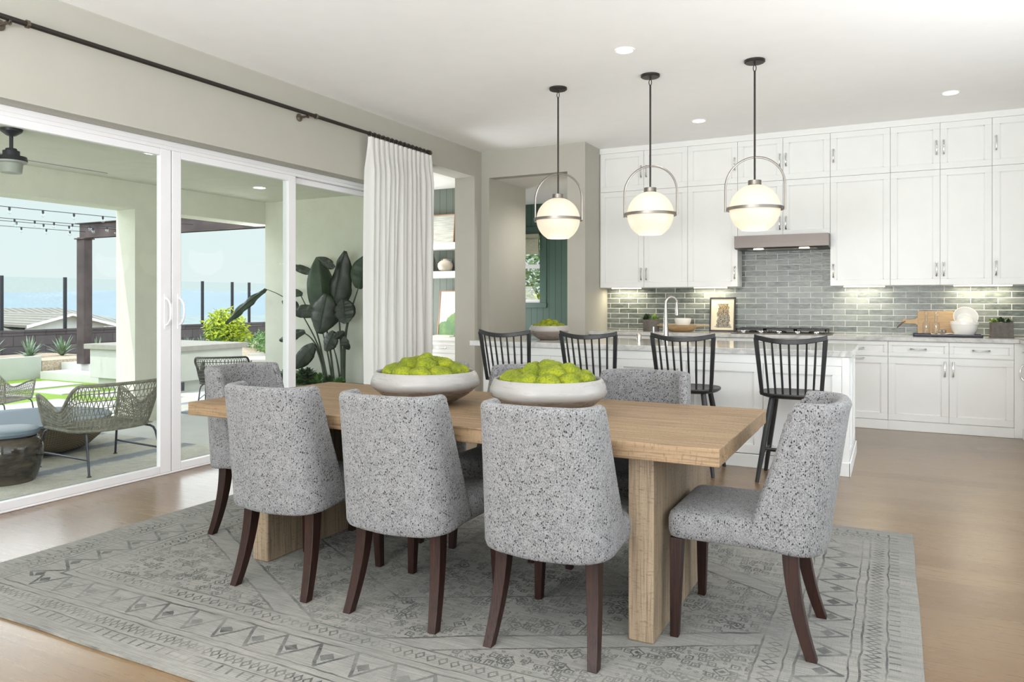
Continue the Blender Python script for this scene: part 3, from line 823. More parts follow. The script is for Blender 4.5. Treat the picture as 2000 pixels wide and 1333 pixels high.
# cooktop
ck = thing('gas_cooktop', 'black gas cooktop with five steel knobs under the range hood', 'cooktop', (-1.083, 8.62, .9225))
build('steel_tray', MB().box((-.50, -.27, 0), (.50, .25, .010)), 'steel', ck, bev=.003)
for i in range(3):
    x0 = -.46+i*.31; g = MB()
    for k in range(5): g.box((x0+.02+k*.062, -.16, .040), (x0+.032+k*.062, .235, .052))
    for k in range(3): g.box((x0, -.17+k*.195, .036), (x0+.298, -.155+k*.195, .056))
    for xx in (x0, x0+.286): g.box((xx, -.17, .036), (xx+.012, .235, .056)); g.box((xx, -.17, .010), (xx+.012, -.155, .04)); g.box((xx, .22, .010), (xx+.012, .235, .04))
    build('burner_grate', g, 'black', ck)
    build('burner', MB().lathe([(.045, 0), (.045, .012), (.03, .018), (.0001, .02)], 20, (x0+.15, .03, .010)), 'black', ck, smooth=True)
for i in range(5):
    xf = Matrix.Translation((-.37+i*.185, -.235, .010))
    g = MB().lathe([(.024, 0), (.022, .006), (.012, .010), (.012, .024), (.0001, .025)], 16, xf=xf); g.box((-.37+i*.185-.022, -.241, .024), (-.37+i*.185+.022, -.229, .034))
    build('knob', g, 'chrome', ck, smooth=True)

# ------------------------------------------------------------------ island
isl = thing('kitchen_island', 'long white panelled kitchen island with a shaker front behind the stools', 'island', (-1.87, 6.45, 0))
ox, oy = -1.87, 6.45
IX0, IX1, IY0, IY1 = -3.334, -.287, 5.955, 6.945
build('island_body', MB().box((IX0-ox, IY0+.022-oy, .0), (IX1-.02-ox, IY1-oy, .868)).box((IX0-ox, IY0-oy, .80), (IX1-.02-ox, IY0+.022-oy, .868)), 'cab', isl, bev=.002)
ie = [IX0, -2.658, -2.064, -1.475, -.887, -.335]
for i in range(5):
    mb = MB(); shaker(mb, ie[i]-ox, ie[i+1]-ox, .105, .80, IY0-oy, rail=.065); build('door', mb, 'cab', isl, bev=.0012, seg=1)
build('corner_post', MB().box((-.335-ox, IY0-.003-oy, 0), (IX1-ox, IY0+.06-oy, .868)), 'cab', isl, bev=.002)
mb = MB(); 
for a, b in ((6.015, 6.47), (6.47, 6.945)): shaker(mb, a-oy, b-oy, .10, .868, 0, rail=.06, axis='x')
mb.v = [(IX1-ox-p[0], p[1], p[2]) for p in mb.v]
build('end_panel', mb, 'cab', isl, bev=.0012, seg=1)
build('toe_board', MB().box((IX0-ox, IY0-.012-oy, 0), (IX1+.010-ox, IY0-oy, .10)).box((IX1-ox, IY0-.012-oy, 0), (IX1+.012-ox, IY1-oy, .10)), 'cab', isl, bev=.003)
tag(one('island_countertop', MB().box((-3.469, 5.94, .869), (-.264, 7.0, .914)), 'quartz', 'long pale grey veined quartz slab on top of the kitchen island', 'countertop', bev=.003))
# faucet
fx, fy = -1.83, 6.64
fc = thing('kitchen_faucet', 'tall brushed nickel gooseneck faucet on the island worktop', 'faucet', (fx, fy, .9145))
build('faucet_body', MB().lathe([(.030, 0), (.028, .03), (.024, .10), (.0165, .26), (.0145, .30)], 20), 'nickel', fc, smooth=True)
pts = [(0, 0, .29)] + [(.055-.055*math.cos(a), 0, .345+.055*math.sin(a)) for a in [PI*k/10 for k in range(11)]] + [(.112, 0, .30)]
dv = Vector((.72, .69, 0))
pts = [(p[0]*dv.x, p[0]*dv.y, p[2]) for p in pts]
build('spout', MB().tube(pts, .013, 12).tube([pts[-1], (.114*dv.x, .114*dv.y, .235)], [.0145, .016], 12), 'nickel', fc, smooth=True)
build('lever', MB().tube([(0, 0, .05), (-.06, -.02, .055), (-.10, -.03, .055)], .008, 8).tube([(-.098, -.03, .05), (-.10, -.032, .13)], .006, 8), 'chrome', fc, smooth=True)
sd = thing('soap_dispenser', 'short steel soap dispenser cylinder left of the island faucet', 'soap dispenser', (-2.075, 6.62, .9145))
build('cylinder', MB().lathe([(.024, 0), (.024, .055), (.020, .062), (.0001, .064)], 20), 'nickel', sd, smooth=True)

# ------------------------------------------------------------------ moss bowls
def bowl_thing(loc, Rr, h, label):
    t = thing('pottery_bowl', label, 'bowl', loc, 0, None)
    k = h/.165
    prof = [(Rr*.0001, 0), (Rr*.45, 0), (Rr*.54, .010*k), (Rr*.80, .050*k), (Rr*.965, .086*k), (Rr*1.0, .103*k), (Rr*.99, .122*k), (Rr*.94, .152*k), (Rr*.915, .160*k), (Rr*.90, .163*k), (Rr*.885, .158*k), (Rr*.89, .14*k), (Rr*.90, .12*k), (Rr*.85, .085*k), (Rr*.6, .05*k), (Rr*.0001, .03*k)]
    build('bowl_shell', MB().lathe(prof, 56, cap=False), 'bowl', t, smooth=True, ang=60)
    return t
def moss(loc, Rr, top, n, label, group, seed, count_in=5):
    rg = random.Random(seed)
    spots = [(0, 0, 1.15)]
    for i in range(count_in): a = 2*PI*i/count_in+.3; spots.append((Rr*.38*math.cos(a), Rr*.38*math.sin(a), 1.0))
    for i in range(n-1-count_in): a = 2*PI*i/(n-1-count_in); spots.append((Rr*.72*math.cos(a), Rr*.72*math.sin(a), .8))
    for i, (x, y, s) in enumerate(spots):
        d = math.hypot(x, y)/Rr
        cz = -.028 + (top)*(1-d*d)*.72
        rx, ry, rz = Rr*rg.uniform(.25, .31), Rr*rg.uniform(.21, .27), Rr*.25*s
        bm = bmesh.new(); bmesh.ops.create_icosphere(bm, subdivisions=4, radius=1)
        off = Vector((rg.uniform(0, 50), rg.uniform(0, 50), 0))
        for v in bm.verts:
            p = v.co.copy()
            dsp = 1 + .13*noise.noise(p*1.7+off) + .045*noise.noise(p*7+off) + .03*noise.noise(p*22+off)
            v.co = Vector((p.x*rx*dsp, p.y*ry*dsp, p.z*rz*dsp))
        me = bpy.data.meshes.new('moss_clump'); bm.to_mesh(me); bm.free(); me.shade_smooth(); me.materials.append(M['moss'])
        o = bpy.data.objects.new('moss_clump', me); COL.objects.link(o)
        o.location = (loc[0]+x, loc[1]+y, loc[2]+cz); o.rotation_euler = (0, 0, rg.uniform(0, 6.28))
        tag(o, label, 'moss', group)
TZ = .772
b1 = (-2.062, 3.10, TZ+.001); b2 = (-1.375, 3.05, TZ+.001); b3 = (-2.885, 6.42, .915)
bowl_thing(b1, .268, .165, 'wide pale stoneware bowl of moss on the dining table, left of the pair')
bowl_thing(b2, .262, .165, 'wide pale stoneware bowl of moss on the dining table, right of the pair')
bowl_thing(b3, .188, .135, 'smaller pale stoneware bowl of moss on the kitchen island')
moss((b1[0], b1[1], b1[2]+.15), .225, .085, 17, 'bright green moss clump heaped in the left bowl on the dining table', 'moss clumps in the left dining table bowl', 1)
moss((b2[0], b2[1], b2[2]+.15), .222, .085, 17, 'bright green moss clump heaped in the right bowl on the dining table', 'moss clumps in the right dining table bowl', 2)
moss((b3[0], b3[1], b3[2]+.12), .158, .088, 15, 'bright green moss clump heaped in the small bowl on the island', 'moss clumps in the island bowl', 3)

# ------------------------------------------------------------------ dining table
TX0, TX1, TY0, TY1 = -3.15, -.53, 2.60, 3.655
tb = thing('dining_table', 'rectangular rough-sawn light oak dining table on two slab legs', 'table', ((TX0+TX1)/2, (TY0+TY1)/2, .011))
lx, ly = (TX1-TX0)/2, (TY1-TY0)/2
bm = bmesh.new(); bmesh.ops.create_cube(bm, size=1)
for v in bm.verts: v.co = Vector((v.co.x*2*lx, v.co.y*2*ly, (v.co.z+.5)*.064+TZ-.011-.064))
bmesh.ops.subdivide_edges(bm, edges=[e for e in bm.edges if abs(e.verts[0].co.x-e.verts[1].co.x) > 1], cuts=60, use_grid_fill=True)
bmesh.ops.subdivide_edges(bm, edges=[e for e in bm.edges if abs(e.verts[0].co.y-e.verts[1].co.y) > .5], cuts=24, use_grid_fill=True)
for v in bm.verts:
    e = max(abs(v.co.x)/lx, abs(v.co.y)/ly)
    if e > .999:
        k = .0028*noise.noise(v.co*9); 
        if abs(v.co.x) > lx*.999: v.co.x += k
        if abs(v.co.y) > ly*.999: v.co.y += k
me = bpy.data.meshes.new('tabletop'); bm.to_mesh(me); bm.free(); me.materials.append(M['oak_top'])
o = bpy.data.objects.new('tabletop', me); COL.objects.link(o); o.parent = tb
md = o.modifiers.new('bevel', 'BEVEL'); md.width = .004; md.segments = 2; md.limit_method = 'ANGLE'; md.angle_limit = R(50)
cx = (TX0+TX1)/2; cy = (TY0+TY1)/2
for xa in (-2.80, -.885):
    build('leg', MB().box((xa-cx, 2.692-cy, 0), (xa+.098-cx, 3.565-cy, TZ-.012-.064)), 'oak_leg', tb, bev=.004)
build('stretcher', MB().box((-2.70-cx, -.03, .62), (-.886-cx, .03, TZ-.0765)), 'oak_leg', tb, bev=.003)

# ------------------------------------------------------------------ dining chair (local: sitter faces +y)
def make_chair(label):
    t = thing('dining_chair', label, 'chair', (0, 0, 0))
    # seat cushion
    def rrect(hx, hy0, hy1, r, n=5):
        pts = []
        for (cx_, cy_, a0) in ((hx-r, hy1-r, 0), (-hx+r, hy1-r, 90), (-hx+.02, hy0+.02, 180), (hx-.02, hy0+.02, 270)):
            rr = r if a0 < 180 else .02
            for k in range(n+1):
                a = R(a0+90*k/n); pts.append((cx_+rr*math.cos(a), cy_+rr*math.sin(a)))
        return pts
    rings = []
    for z, ins in ((.372, .02), (.378, .006), (.40, .0), (.44, .0), (.463, .005), (.476, .022), (.483, .06), (.486, .12)):
        rings.append([Vector((x, y, z)) for x, y in rrect(.246-ins, -.17+ins*.6, .262-ins, max(.02, .045-ins*.3))])
    build('seat', MB().loft(rings), 'tweed', t, smooth=True, ang=0)
    # wrap-around backrest shell
    def yfront(z):
        pts = [(.36, -.035), (.46, -.062), (.56, -.092), (.66, -.122), (.78, -.155), (.87, -.176), (.91, -.184)]
        for (a, b), (c, d) in zip(pts, pts[1:]):
            if z <= c: return b+(d-b)*max(0, (z-a))/(c-a)
        return pts[-1][1]
    def yback(z): f = max(0, (z-.36)/.545); return -.282-.075*f**1.1
    def halfw(z): f = (z-.36)/.545; return .252-.022*f
    N = 12; z0, ztop = .358, .905
    def section(f, grow=0.0, thick=.052):
        """closed section through outer curve then inner curve; grow pulls both faces together"""
        outer = []; inner = []
        # parametrise outer path: right wing front -> right rear corner -> back -> left
        zc = z0+f*(ztop-z0)
        hw, yb_, yf = halfw(zc), yback(zc), yfront(zc)
        r = .115
        path = []
        for k in range(6): path.append((hw, yf+(yb_+r-yf)*k/6, (1, 0)))
        for k in range(7): a = R(0-90*k/6); path.append((hw-r+r*math.cos(a), yb_+r+r*math.sin(a), (math.cos(a), math.sin(a))))
        for k in range(1, 6): path.append(((hw-r)*(1-k/3), yb_-.012*math.sin(PI*k/6), (0, -1)))
        L = len(path)
        for k in range(7): a = R(-90-90*k/6); path.append((-hw+r+r*math.cos(a), yb_+r+r*math.sin(a), (math.cos(a), math.sin(a))))
        for k in range(1, 7): path.append((-hw, yb_+r+(yf-yb_-r)*k/6, (-1, 0)))
        n = len(path)
        for i, (x, y, nm) in enumerate(path):
            s = min(i, n-1-i)/ (n/2)
            drop = .034*max(0, 1-min(i, n-1-i)/1.6)**2      # rounded front top corner of the wing
            zb_ = z0-.006+.034*(1-s)**1.4
            z = zb_+f*(ztop-drop-zb_)
            z += .004*math.sin(f*PI)*0
            tk = thick*(.82+.18*min(1, s*2))
            g = grow*tk
            outer.append(Vector((x-nm[0]*g, y-nm[1]*g, z)))
            inner.append(Vector((x-nm[0]*(tk-g), y-nm[1]*(tk-g), z)))
        return outer, inner
    def ring(f, grow=0, dz=0):
        o_, i_ = section(f, grow)
        for v in o_+i_: v.z += dz
        # rounded front edges of the wings: midpoints pushed forward
        m0 = (o_[0]+i_[0])/2+Vector((0, .016*(1-grow*2), 0)); m1 = (o_[-1]+i_[-1])/2+Vector((0, .016*(1-grow*2), 0))
        return o_+[m1]+i_[::-1]+[m0]
    rings = [ring(0, .30, 0), ring(0, .10, .004), ring(0, 0, .016)]
    for k in range(1, N): rings.append(ring(k/N))
    rings += [ring(1, 0, -.022), ring(1, .06, -.009), ring(1, .20, -.002), ring(1, .40, .001)]
    n = len(rings[0]); mb = MB(); vs = [p for r_ in rings for p in r_]; fs = []
    for j in range(len(rings)-1):
        for i in range(n):
            k = (i+1) % n; fs.append((j*n+i, j*n+k, (j+1)*n+k, (j+1)*n+i))
    m = (n-2)//2
    for j in (0, len(rings)-1):      # close top and bottom as strips
        for i in range(m-1):
            a, b = i, i+1; c, d = 2*m-1-i+1-0, 2*m-i+1-0
            c = m+1+(m-1-(i+1)); d = m+1+(m-1-i)
            fs.append((j*n+a, j*n+b, j*n+c, j*n+d))
        fs.append((j*n+m-1, j*n+m, j*n+m+1)); fs.append((j*n+0, j*n+2*m, j*n+2*m+1))
    mb.add(vs, fs)
    build('backrest', mb, 'tweed', t, smooth=True, ang=0)
    # legs
    for s in (-1, 1):
        build('leg', MB().taper((s*.226, .232, 0), (s*.213, .226, .374), (.0155, .0155), (.024, .024)), 'espresso', t, bev=.002)
        rg = []
        for k in range(9):
            f = k/8; z = .385*(1-f)
            y = -.175-.075*f**1.9-.0*f; x = s*(.178+.027*f**1.6)
            hw = .026-.008*f
            rg.append([Vector((x+a*hw, y+b*hw*1.05, z)) for a, b in ((-1, -1), (1, -1), (1, 1), (-1, 1))])
        build('leg', MB().loft(rg), 'espresso', t, bev=.002)
    return t
RZ = .011
ch = make_chair("speckled grey dining chair seen from behind, rightmost of three along the table's near side")
ch.location = (-1.12, 2.662, RZ)
G = 'speckled grey upholstered dining chairs around the table'
ch['group'] = G
dup(ch, (-1.772, 2.662, RZ), 0, "speckled grey dining chair seen from behind, middle of three along the table's near side", G)
dup(ch, (-2.414, 2.665, RZ), 0, "speckled grey dining chair seen from behind, leftmost of three along the table's near side", G)
dup(ch, (-1.14, 3.51, RZ), PI, 'speckled grey dining chair across the table, its back rising behind the right moss bowl', G)
dup(ch, (-1.79, 3.51, RZ), PI, 'speckled grey dining chair across the table, its back showing between the two moss bowls', G)
dup(ch, (-2.44, 3.51, RZ), PI, 'speckled grey dining chair across the table, hidden behind the left moss bowl', G)
dup(ch, (-.505, 3.03, RZ), PI/2, 'speckled grey dining chair at the right head of the table, seen side-on', G)
dup(ch, (-3.055, 3.09, RZ), -PI/2, 'speckled grey dining chair at the left head of the table by the sliding door', G)

# ------------------------------------------------------------------ rug
rl, rw = 3.95, 2.85
bm = bmesh.new(); bmesh.ops.create_grid(bm, x_segments=60, y_segments=44, size=.5)
for v in bm.verts:
    x, y = v.co.x*rl, v.co.y*rw
    if abs(v.co.x) > .499: x += .008*noise.noise(Vector((y*2, 3, 0)))
    if abs(v.co.y) > .499: y += .008*noise.noise(Vector((x*2, 7, 0)))
    v.co = Vector((x, y, .0105+.0008*noise.noise(Vector((x*2, y*2, 0)))))
me = bpy.data.meshes.new('area_rug'); bm.to_mesh(me); bm.free(); me.materials.append(M['rug'])
rug = bpy.data.objects.new('area_rug', me); COL.objects.link(rug); rug.location = (-1.88, 3.175, 0)
md = rug.modifiers.new('solid', 'SOLIDIFY'); md.thickness = .009; md.offset = -1
tag(rug, 'large faded grey oriental-pattern rug under the dining table', 'rug')

# ------------------------------------------------------------------ bar stools (sitter faces +y)
def make_stool(label):
    t = thing('bar_stool', label, 'stool', (0, 0, 0))
    n = 32; pts = []
    for k in range(n):
        a = 2*PI*k/n; c, s = math.cos(a), math.sin(a)
        x = .232*math.copysign(abs(c)**.75, c); y = (.20 if s > 0 else .215)*math.copysign(abs(s)**.85, s)
        pts.append((x, y))
    rings = []
    for z, k, dip in ((.592, .80, 0), (.600, .92, 0), (.612, .99, 0), (.624, 1, 0), (.630, .985, 0), (.628, .9, 0), (.622, .55, 0), (.618, .15, 0)):
        rings.append([Vector((x*k, y*k, z)) for x, y in pts])
    build('seat', MB().loft(rings), 'black_wood', t, smooth=True, ang=60)
    for sx, sy in ((-1, -1), (1, -1), (-1, 1), (1, 1)):
        a = Vector((sx*.13, sy*.11, .605)); b = Vector((sx*.222, sy*.205, 0))
        ps = [a.lerp(b, k/6) for k in range(7)]
        build('leg', MB().tube(ps, [.019, .0205, .0205, .0195, .018, .016, .0135], 12), 'black_wood', t, smooth=True)
    def lp(sx, sy, z): f = 1-z/.605; return Vector((sx*(.13+.092*f), sy*(.11+.095*f), z))
    for a, b in ((lp(-1, -1, .20), lp(-1, 1, .20)), (lp(1, -1, .20), lp(1, 1, .20)), (lp(-1, 1, .16), lp(1, 1, .16)), (lp(-1, -1, .235), lp(1, -1, .235))):
        ps = [a.lerp(b, k/6) for k in range(7)]
        build('stretcher', MB().tube(ps, [.008, .010, .0115, .012, .0115, .010, .008], 10), 'black_wood', t, smooth=True)
    # back: crest rail bowed, spindles fanned
    def crest(s): return Vector((s*.238, -.205-.078*(1-s*s), 1.028-.030*(1-s*s)))
    rg = []
    for k in range(17):
        s = -1+k/8; c = crest(s)
        tang = Vector((1, .12*s*1.0/.238*.238*2, 0)).normalized(); nrm = Vector((-tang.y, tang.x, 0))
        rg.append([c+nrm*a*.0105+Vector((0, 0, b*.017)) for a, b in ((-1, -1), (1, -1), (1, 1), (-1, 1))])
    build('crest_rail', MB().loft(rg), 'black_wood', t, bev=.004)
    for k in range(9):
        s = -1+k/4
        top = crest(s*.955)-Vector((0, 0, .006)); bot = Vector((s*.195, -.125-.068*math.sqrt(max(0, 1-s*s*.92)), .612))
        if abs(s) == 1:
            rg = []
            for q in range(5):
                p = bot.lerp(top, q/4); w_ = .0125+.0035*(q/4)
                rg.append([p+Vector((a*w_, b*.010, 0)) for a, b in ((-1, -1), (1, -1), (1, 1), (-1, 1))])
            build('back_post', MB().loft(rg), 'black_wood', t, bev=.003)
        else:
            ps = [bot.lerp(top, q/4) for q in range(5)]
            build('spindle', MB().tube(ps, [.0068, .0080, .0082, .0075, .0065], 8), 'black_wood', t, smooth=True)
    return t
SY = 5.685
GS = 'black spindle-back bar stools at the island'
st = make_stool('black spindle-back bar stool at the right end of the island, nearest the open floor'); st.location = (-.636, SY, 0); st['group'] = GS
dup(st, (-1.385, SY, 0), 0, 'black spindle-back bar stool in front of the island faucet', GS)
dup(st, (-2.128, SY, 0), 0, 'black spindle-back bar stool second from the left end of the island', GS)
dup(st, (-2.865, SY, 0), 0, 'black spindle-back bar stool at the left end of the island', GS)

# ------------------------------------------------------------------ pendants
def make_pendant(label):
    t = thing('pendant_light', label, 'pendant light', (0, 0, ZC))
    z = -ZC
    build('canopy', MB().lathe([(.0001, -.0005), (.078, -.0005), (.078, -.016), (.070, -.022), (.0001, -.024)], 32), 'bronze', t, smooth=True)
    lk = MB().tube([(.0, .0, -.022), (0, 0, -.040)], .006, 8)
    lk.tube([(.011*math.cos(a), 0, -.062+.024*math.sin(a)) for a in [2*PI*k/14 for k in range(14)]], .0035, 6, closed=True)
    build('chain_link', lk, 'bronze', t, smooth=True)
    build('stem', MB().tube([(0, 0, -.082), (0, 0, -.955)], .0075, 10), 'bronze', t, smooth=True)
    build('socket_cap', MB().lathe([(.0001, -.932), (.050, -.932), (.050, -.965), (.044, -.972), (.0001, -.972)], 28), 'gunmetal', t, smooth=True)
    r = .19; c = -1.152; prof = []
    for k in range(29):
        a = R(14+(148-14)*k/28); prof.append((r*math.sin(a), c+r*math.cos(a)))
    prof.append((r*math.sin(R(149)), c+r*math.cos(R(149))-.003)); prof.append((.06, c+r*math.cos(R(149))-.006)); prof.append((.0001, c+r*math.cos(R(149))-.006))
    prof = [(.0001, prof[0][1])] + prof
    build('globe_shade', MB().lathe(prof, 48, cap=False), 'globe', t, smooth=True)
    build('ring', MB().lathe([(.197, c-.011), (.213, c-.011), (.213, c+.011), (.197, c+.011), (.197, c-.011)], 64, cap=False), 'gunmetal', t, smooth=True)
    ar = .222; ps = [(-ar, 0, c-.014), (-ar, 0, c+.10)] + [(-ar*math.cos(a), 0, c+.178+ar*math.sin(a)) for a in [PI*k/24 for k in range(25)]] + [(ar, 0, c+.10), (ar, 0, c-.014)]
    build('arch_frame', MB().tube(ps, .0055, 8, flat=(1.6, .8)), 'gunmetal', t, smooth=True)
    return t
GP = 'opal globe pendants over the island'
pn = make_pendant('opal glass globe pendant in an arched metal frame, nearest the pantry passage'); pn['group'] = GP
pn.location = (-2.612, 6.007, ZC-.0005)
dup(pn, (-1.785, 6.007, ZC-.0005), 0, 'opal glass globe pendant in an arched metal frame, middle of the three over the island', GP)
dup(pn, (-.956, 6.007, ZC-.0005), 0, 'opal glass globe pendant in an arched metal frame, in front of the range hood', GP)
for x in (-2.612, -1.785, -.956):
    ld = bpy.data.lights.new('pendant_bulb', 'POINT'); ld.energy = 7; ld.color = (1, .82, .62); ld.shadow_soft_size = .19
    lo = bpy.data.objects.new('pendant_bulb', ld); COL.objects.link(lo); lo.location = (x, 6.007, ZC-1.38)
# recessed lights
def downlight(x, y, z, label, e=25, sz=R(120)):
    t = thing('recessed_light', label, 'ceiling light', (x, y, z), 0, 'recessed ceiling lights')
    build('trim_ring', MB().lathe([(.062, -.0005), (.078, -.0005), (.075, -.008), (.062, -.006)], 32, cap=False), 'ceiling', t, smooth=True)
    build('lens', MB().lathe([(.0001, -.001), (.062, -.001), (.062, -.004), (.0001, -.004)], 32), 'lamp_lens', t)
    ld = bpy.data.lights.new('downlight', 'SPOT'); ld.energy = e; ld.spot_size = sz; ld.spot_blend = .8; ld.color = (1, .96, .9); ld.shadow_soft_size = .06
    lo = bpy.data.objects.new('downlight', ld); COL.objects.link(lo); lo.location = (x, y, z-.02)
downlight(-1.779, 5.328, ZC, 'lit recessed ceiling light between the two left pendants, nearest the camera')
downlight(-1.792, 7.765, ZC, 'lit recessed ceiling light between the middle and right pendants, close to the cabinets', 10)
downlight(.457, 7.74, ZC, 'lit recessed ceiling light at the upper right in front of the wall cabinets', 8)

# ------------------------------------------------------------------ curtain and rod
rod = thing('curtain_rod', 'long dark bronze curtain rod above the sliding glass door', 'curtain rod', (-4.50, 6.83, 2.895))
build('pole', MB().tube([(0, 0, 0), (0, -1, 0), (0, -8.0, 0)], .0165, 16), 'bronze', rod, smooth=True)
build('finial', MB().lathe([(.0001, 0), (.024, .0), (.026, .006), (.026, .034), (.022, .042), (.0001, .046)], 20, xf=Matrix.Translation((0, -.004, 0)) @ Matrix.Rotation(R(-90), 4, 'X')), 'brass', rod, smooth=True)
for yy in (2.50-6.83, 4.95-6.83):
    g = MB().lathe([(.034, 0), (.034, .006), (.012, .016), (.010, .085), (.018, .100)], 18, xf=Matrix.Translation((-.104, yy, -.02)) @ Matrix.Rotation(R(90), 4, 'Y'))
    g.tube([(-.01, yy, -.022), (.0, yy, -.022), (.014, yy, -.01)], .008, 8)
    build('bracket', g, 'brass', rod, smooth=True)
    build('collar', MB().lathe([(.0175, -.010), (.024, -.008), (.024, .008), (.0175, .010)], 18, xf=Matrix.Translation((0, yy+.10, 0)) @ Matrix.Rotation(R(90), 4, 'X'), cap=False), 'brass', rod, smooth=True)
for k in range(15):
    yy = 5.80+k*.0715
    g = MB().tube([(-4.50+.023*math.cos(a), yy, 2.893+.023*math.sin(a)) for a in [2*PI*q/16 for q in range(16)]], .0032, 6, closed=True)
    g.tube([(-4.50, yy, 2.871), (-4.498, yy, 2.858)], .002, 5)
    o = one('curtain_ring', g, 'bronze', 'dark bronze curtain ring on the rod above the white curtain', 'curtain ring', smooth=True, group='curtain rings')
# pleated panel: folds run in y, depth in x
ny, nz = 260, 46
cv = MB(); grid = []
y0c, y1c = 5.775, 6.845
for j in range(nz+1):
    f = j/nz; z = 2.862-f*2.845
    row = []
    for i in range(ny+1):
        u = i/ny; s = u*13.5
        open_ = min(1, max(0, (f-.012)/.10))
        # pinch pleats at the top relax into soft folds below
        fold_top = .5+.5*math.cos(2*PI*s); amp = .016+.034*open_
        sh = (1-open_)*(fold_top**6) + open_*(.5+.5*math.cos(2*PI*s+.35*math.sin(3.1*u*6+f*2.0)))
        sh += open_*.22*math.sin(2*PI*s*.5+1.3+f*1.7)+open_*.10*math.sin(2*PI*s*1.63+f*3)
        x = -4.50+.012-amp*(sh-.5)*1.5+.010*math.sin(f*2.4+u*7)*open_
        y = y0c+(y1c-y0c)*u-.035*f*(1-u)+.006*math.sin(2*PI*s*2+.7)*open_-.02*math.sin(f*PI)*(1-u)
        row.append(Vector((x, y, z)))
    grid.append(row)
cv.v = [tuple(p) for r_ in grid for p in r_]
w_ = ny+1
cv.f = [(j*w_+i, j*w_+i+1, (j+1)*w_+i+1, (j+1)*w_+i) for j in range(nz) for i in range(ny)]; cv.mi = [0]*len(cv.f)
cu = thing('curtain', 'white sheer pleated curtain panel at the right end of the sliding door', 'curtain')
o = build('curtain_fabric', cv, 'curtain', cu, smooth=True, ang=0)
hb = MB()
top = [Vector((p.x+.0025, p.y, p.z)) for p in grid[0]]; low = [Vector((p.x+.0035, p.y, p.z-.0)) for p in grid[2]]
hb.v = [tuple(p) for p in top+low]; hb.f = [(i, i+1, w_+i+1, w_+i) for i in range(ny)]; hb.mi = [0]*ny
build('header_band', hb, 'curtain', cu, smooth=True, ang=0)
# ------------------------------------------------------------------ things on the kitchen worktop
CT = .9225
def leafblob(mb, c, n, L, w, rg, spread=1.0, up=.6, cup=.3):
    """n pointed leaves radiating from c"""
    for i in range(n):
        a = rg.uniform(0, 2*PI); e = rg.uniform(-.1, 1.0)*up
        d = Vector((math.cos(a)*math.cos(e)*spread, math.sin(a)*math.cos(e)*spread, math.sin(e)+.15)).normalized()
        s = d.cross(Vector((0, 0, 1))); s = s.normalized() if s.length > .01 else Vector((1, 0, 0))
        nn = s.cross(d); l = L*rg.uniform(.7, 1.15); o = Vector(c)+d*L*.1
        mb.add([o, o+d*l*.45+s*w+nn*cup*w, o+d*l-nn*cup*w*.6, o+d*l*.45-s*w+nn*cup*w, o+d*l*.45-nn*cup*w*.3], [(0, 1, 4), (1, 2, 4), (2, 3, 4), (3, 0, 4)])
def rosette(mb, c, r, rg, layers=4):
    for k in range(layers):
        f = k/layers; n = 7-k
        for i in range(n):
            a = 2*PI*i/n+k*.5+rg.uniform(-.1, .1); e = .15+f*1.15
            d = Vector((math.cos(a)*math.cos(e), math.sin(a)*math.cos(e), math.sin(e))); s = Vector((-math.sin(a), math.cos(a), 0)); nn = s.cross(d)
            l = r*(1-.45*f); w = l*.30; o = Vector(c)+Vector((0, 0, .004*k))
            mb.add([o, o+d*l*.6+s*w+nn*w*.3, o+d*l, o+d*l*.6-s*w+nn*w*.3, o+d*l*.55-nn*w*.35], [(0, 1, 4), (1, 2, 4), (2, 3, 4), (3, 0, 4)])
rg = random.Random(3)
def pot(label, loc, s, h, wide, sides):
    t = thing('potted_succulents', label, 'potted plant', loc)
    if sides == 4:
        k = math.sqrt(2)*s/2
        prof = [(k*1.04, 0), (k*1.04, .012), (k*.99, .018), (k*.98, h*.9), (k, h), (k*.9, h), (k*.88, h-.02), (.0001, h-.02)]
        build('pot', MB().lathe(prof, 4, xf=Matrix.Rotation(R(45), 4, 'Z')), 'stone_pot', t, bev=.003)
    else:
        prof = [(s*.50, 0), (s*.51, h*.97), (s*.50, h), (s*.45, h), (s*.44, h-.02), (.0001, h-.02)]
        build('pot', MB().lathe(prof, 28), 'stone_pot', t, smooth=True)
    g = MB()
    for i in range(60): a, r = rg.uniform(0, 6.28), s*.40*math.sqrt(rg.random()); g.ball((r*math.cos(a), r*math.sin(a), h-.012), rg.uniform(.005, .009), 6, 4)
    tag(build('pebbles', g, 'linen', t, smooth=True), kind='stuff')
    return t
t = pot('grey stone pot of green succulents on the worktop left of the faucet', (-2.575, 8.70, CT), .19, .135, 0, 8)
g = MB(); rosette(g, (-.05, .0, .135), .085, rg, 5); rosette(g, (-.055, .02, .165), .06, rg, 4); build('foliage', g, 'leaf_succ', t)
g = MB()
for c in ((.035, -.02, .13), (.06, .03, .135), (.02, .04, .14)): rosette(g, c, .055, rg, 4)
leafblob(g, (.04, 0, .15), 26, .06, .006, rg, .5, 1.3); build('foliage', g, 'leaf_succ2', t)
t = pot('square brown stone pot of mixed succulents at the right end of the worktop', (.945, 8.72, CT), .185, .145, 0, 4)
g = MB(); rosette(g, (.0, .0, .15), .07, rg, 5); rosette(g, (.055, -.01, .145), .06, rg, 4); leafblob(g, (0, 0, .15), 30, .07, .010, rg, 1, .8); build('foliage', g, 'leaf_succ', t)
g = MB(); rosette(g, (-.06, -.02, .145), .05, rg, 4); leafblob(g, (-.08, 0, .16), 16, .05, .008, rg, 1, .5); build('foliage', g, 'leaf_succ2', t)
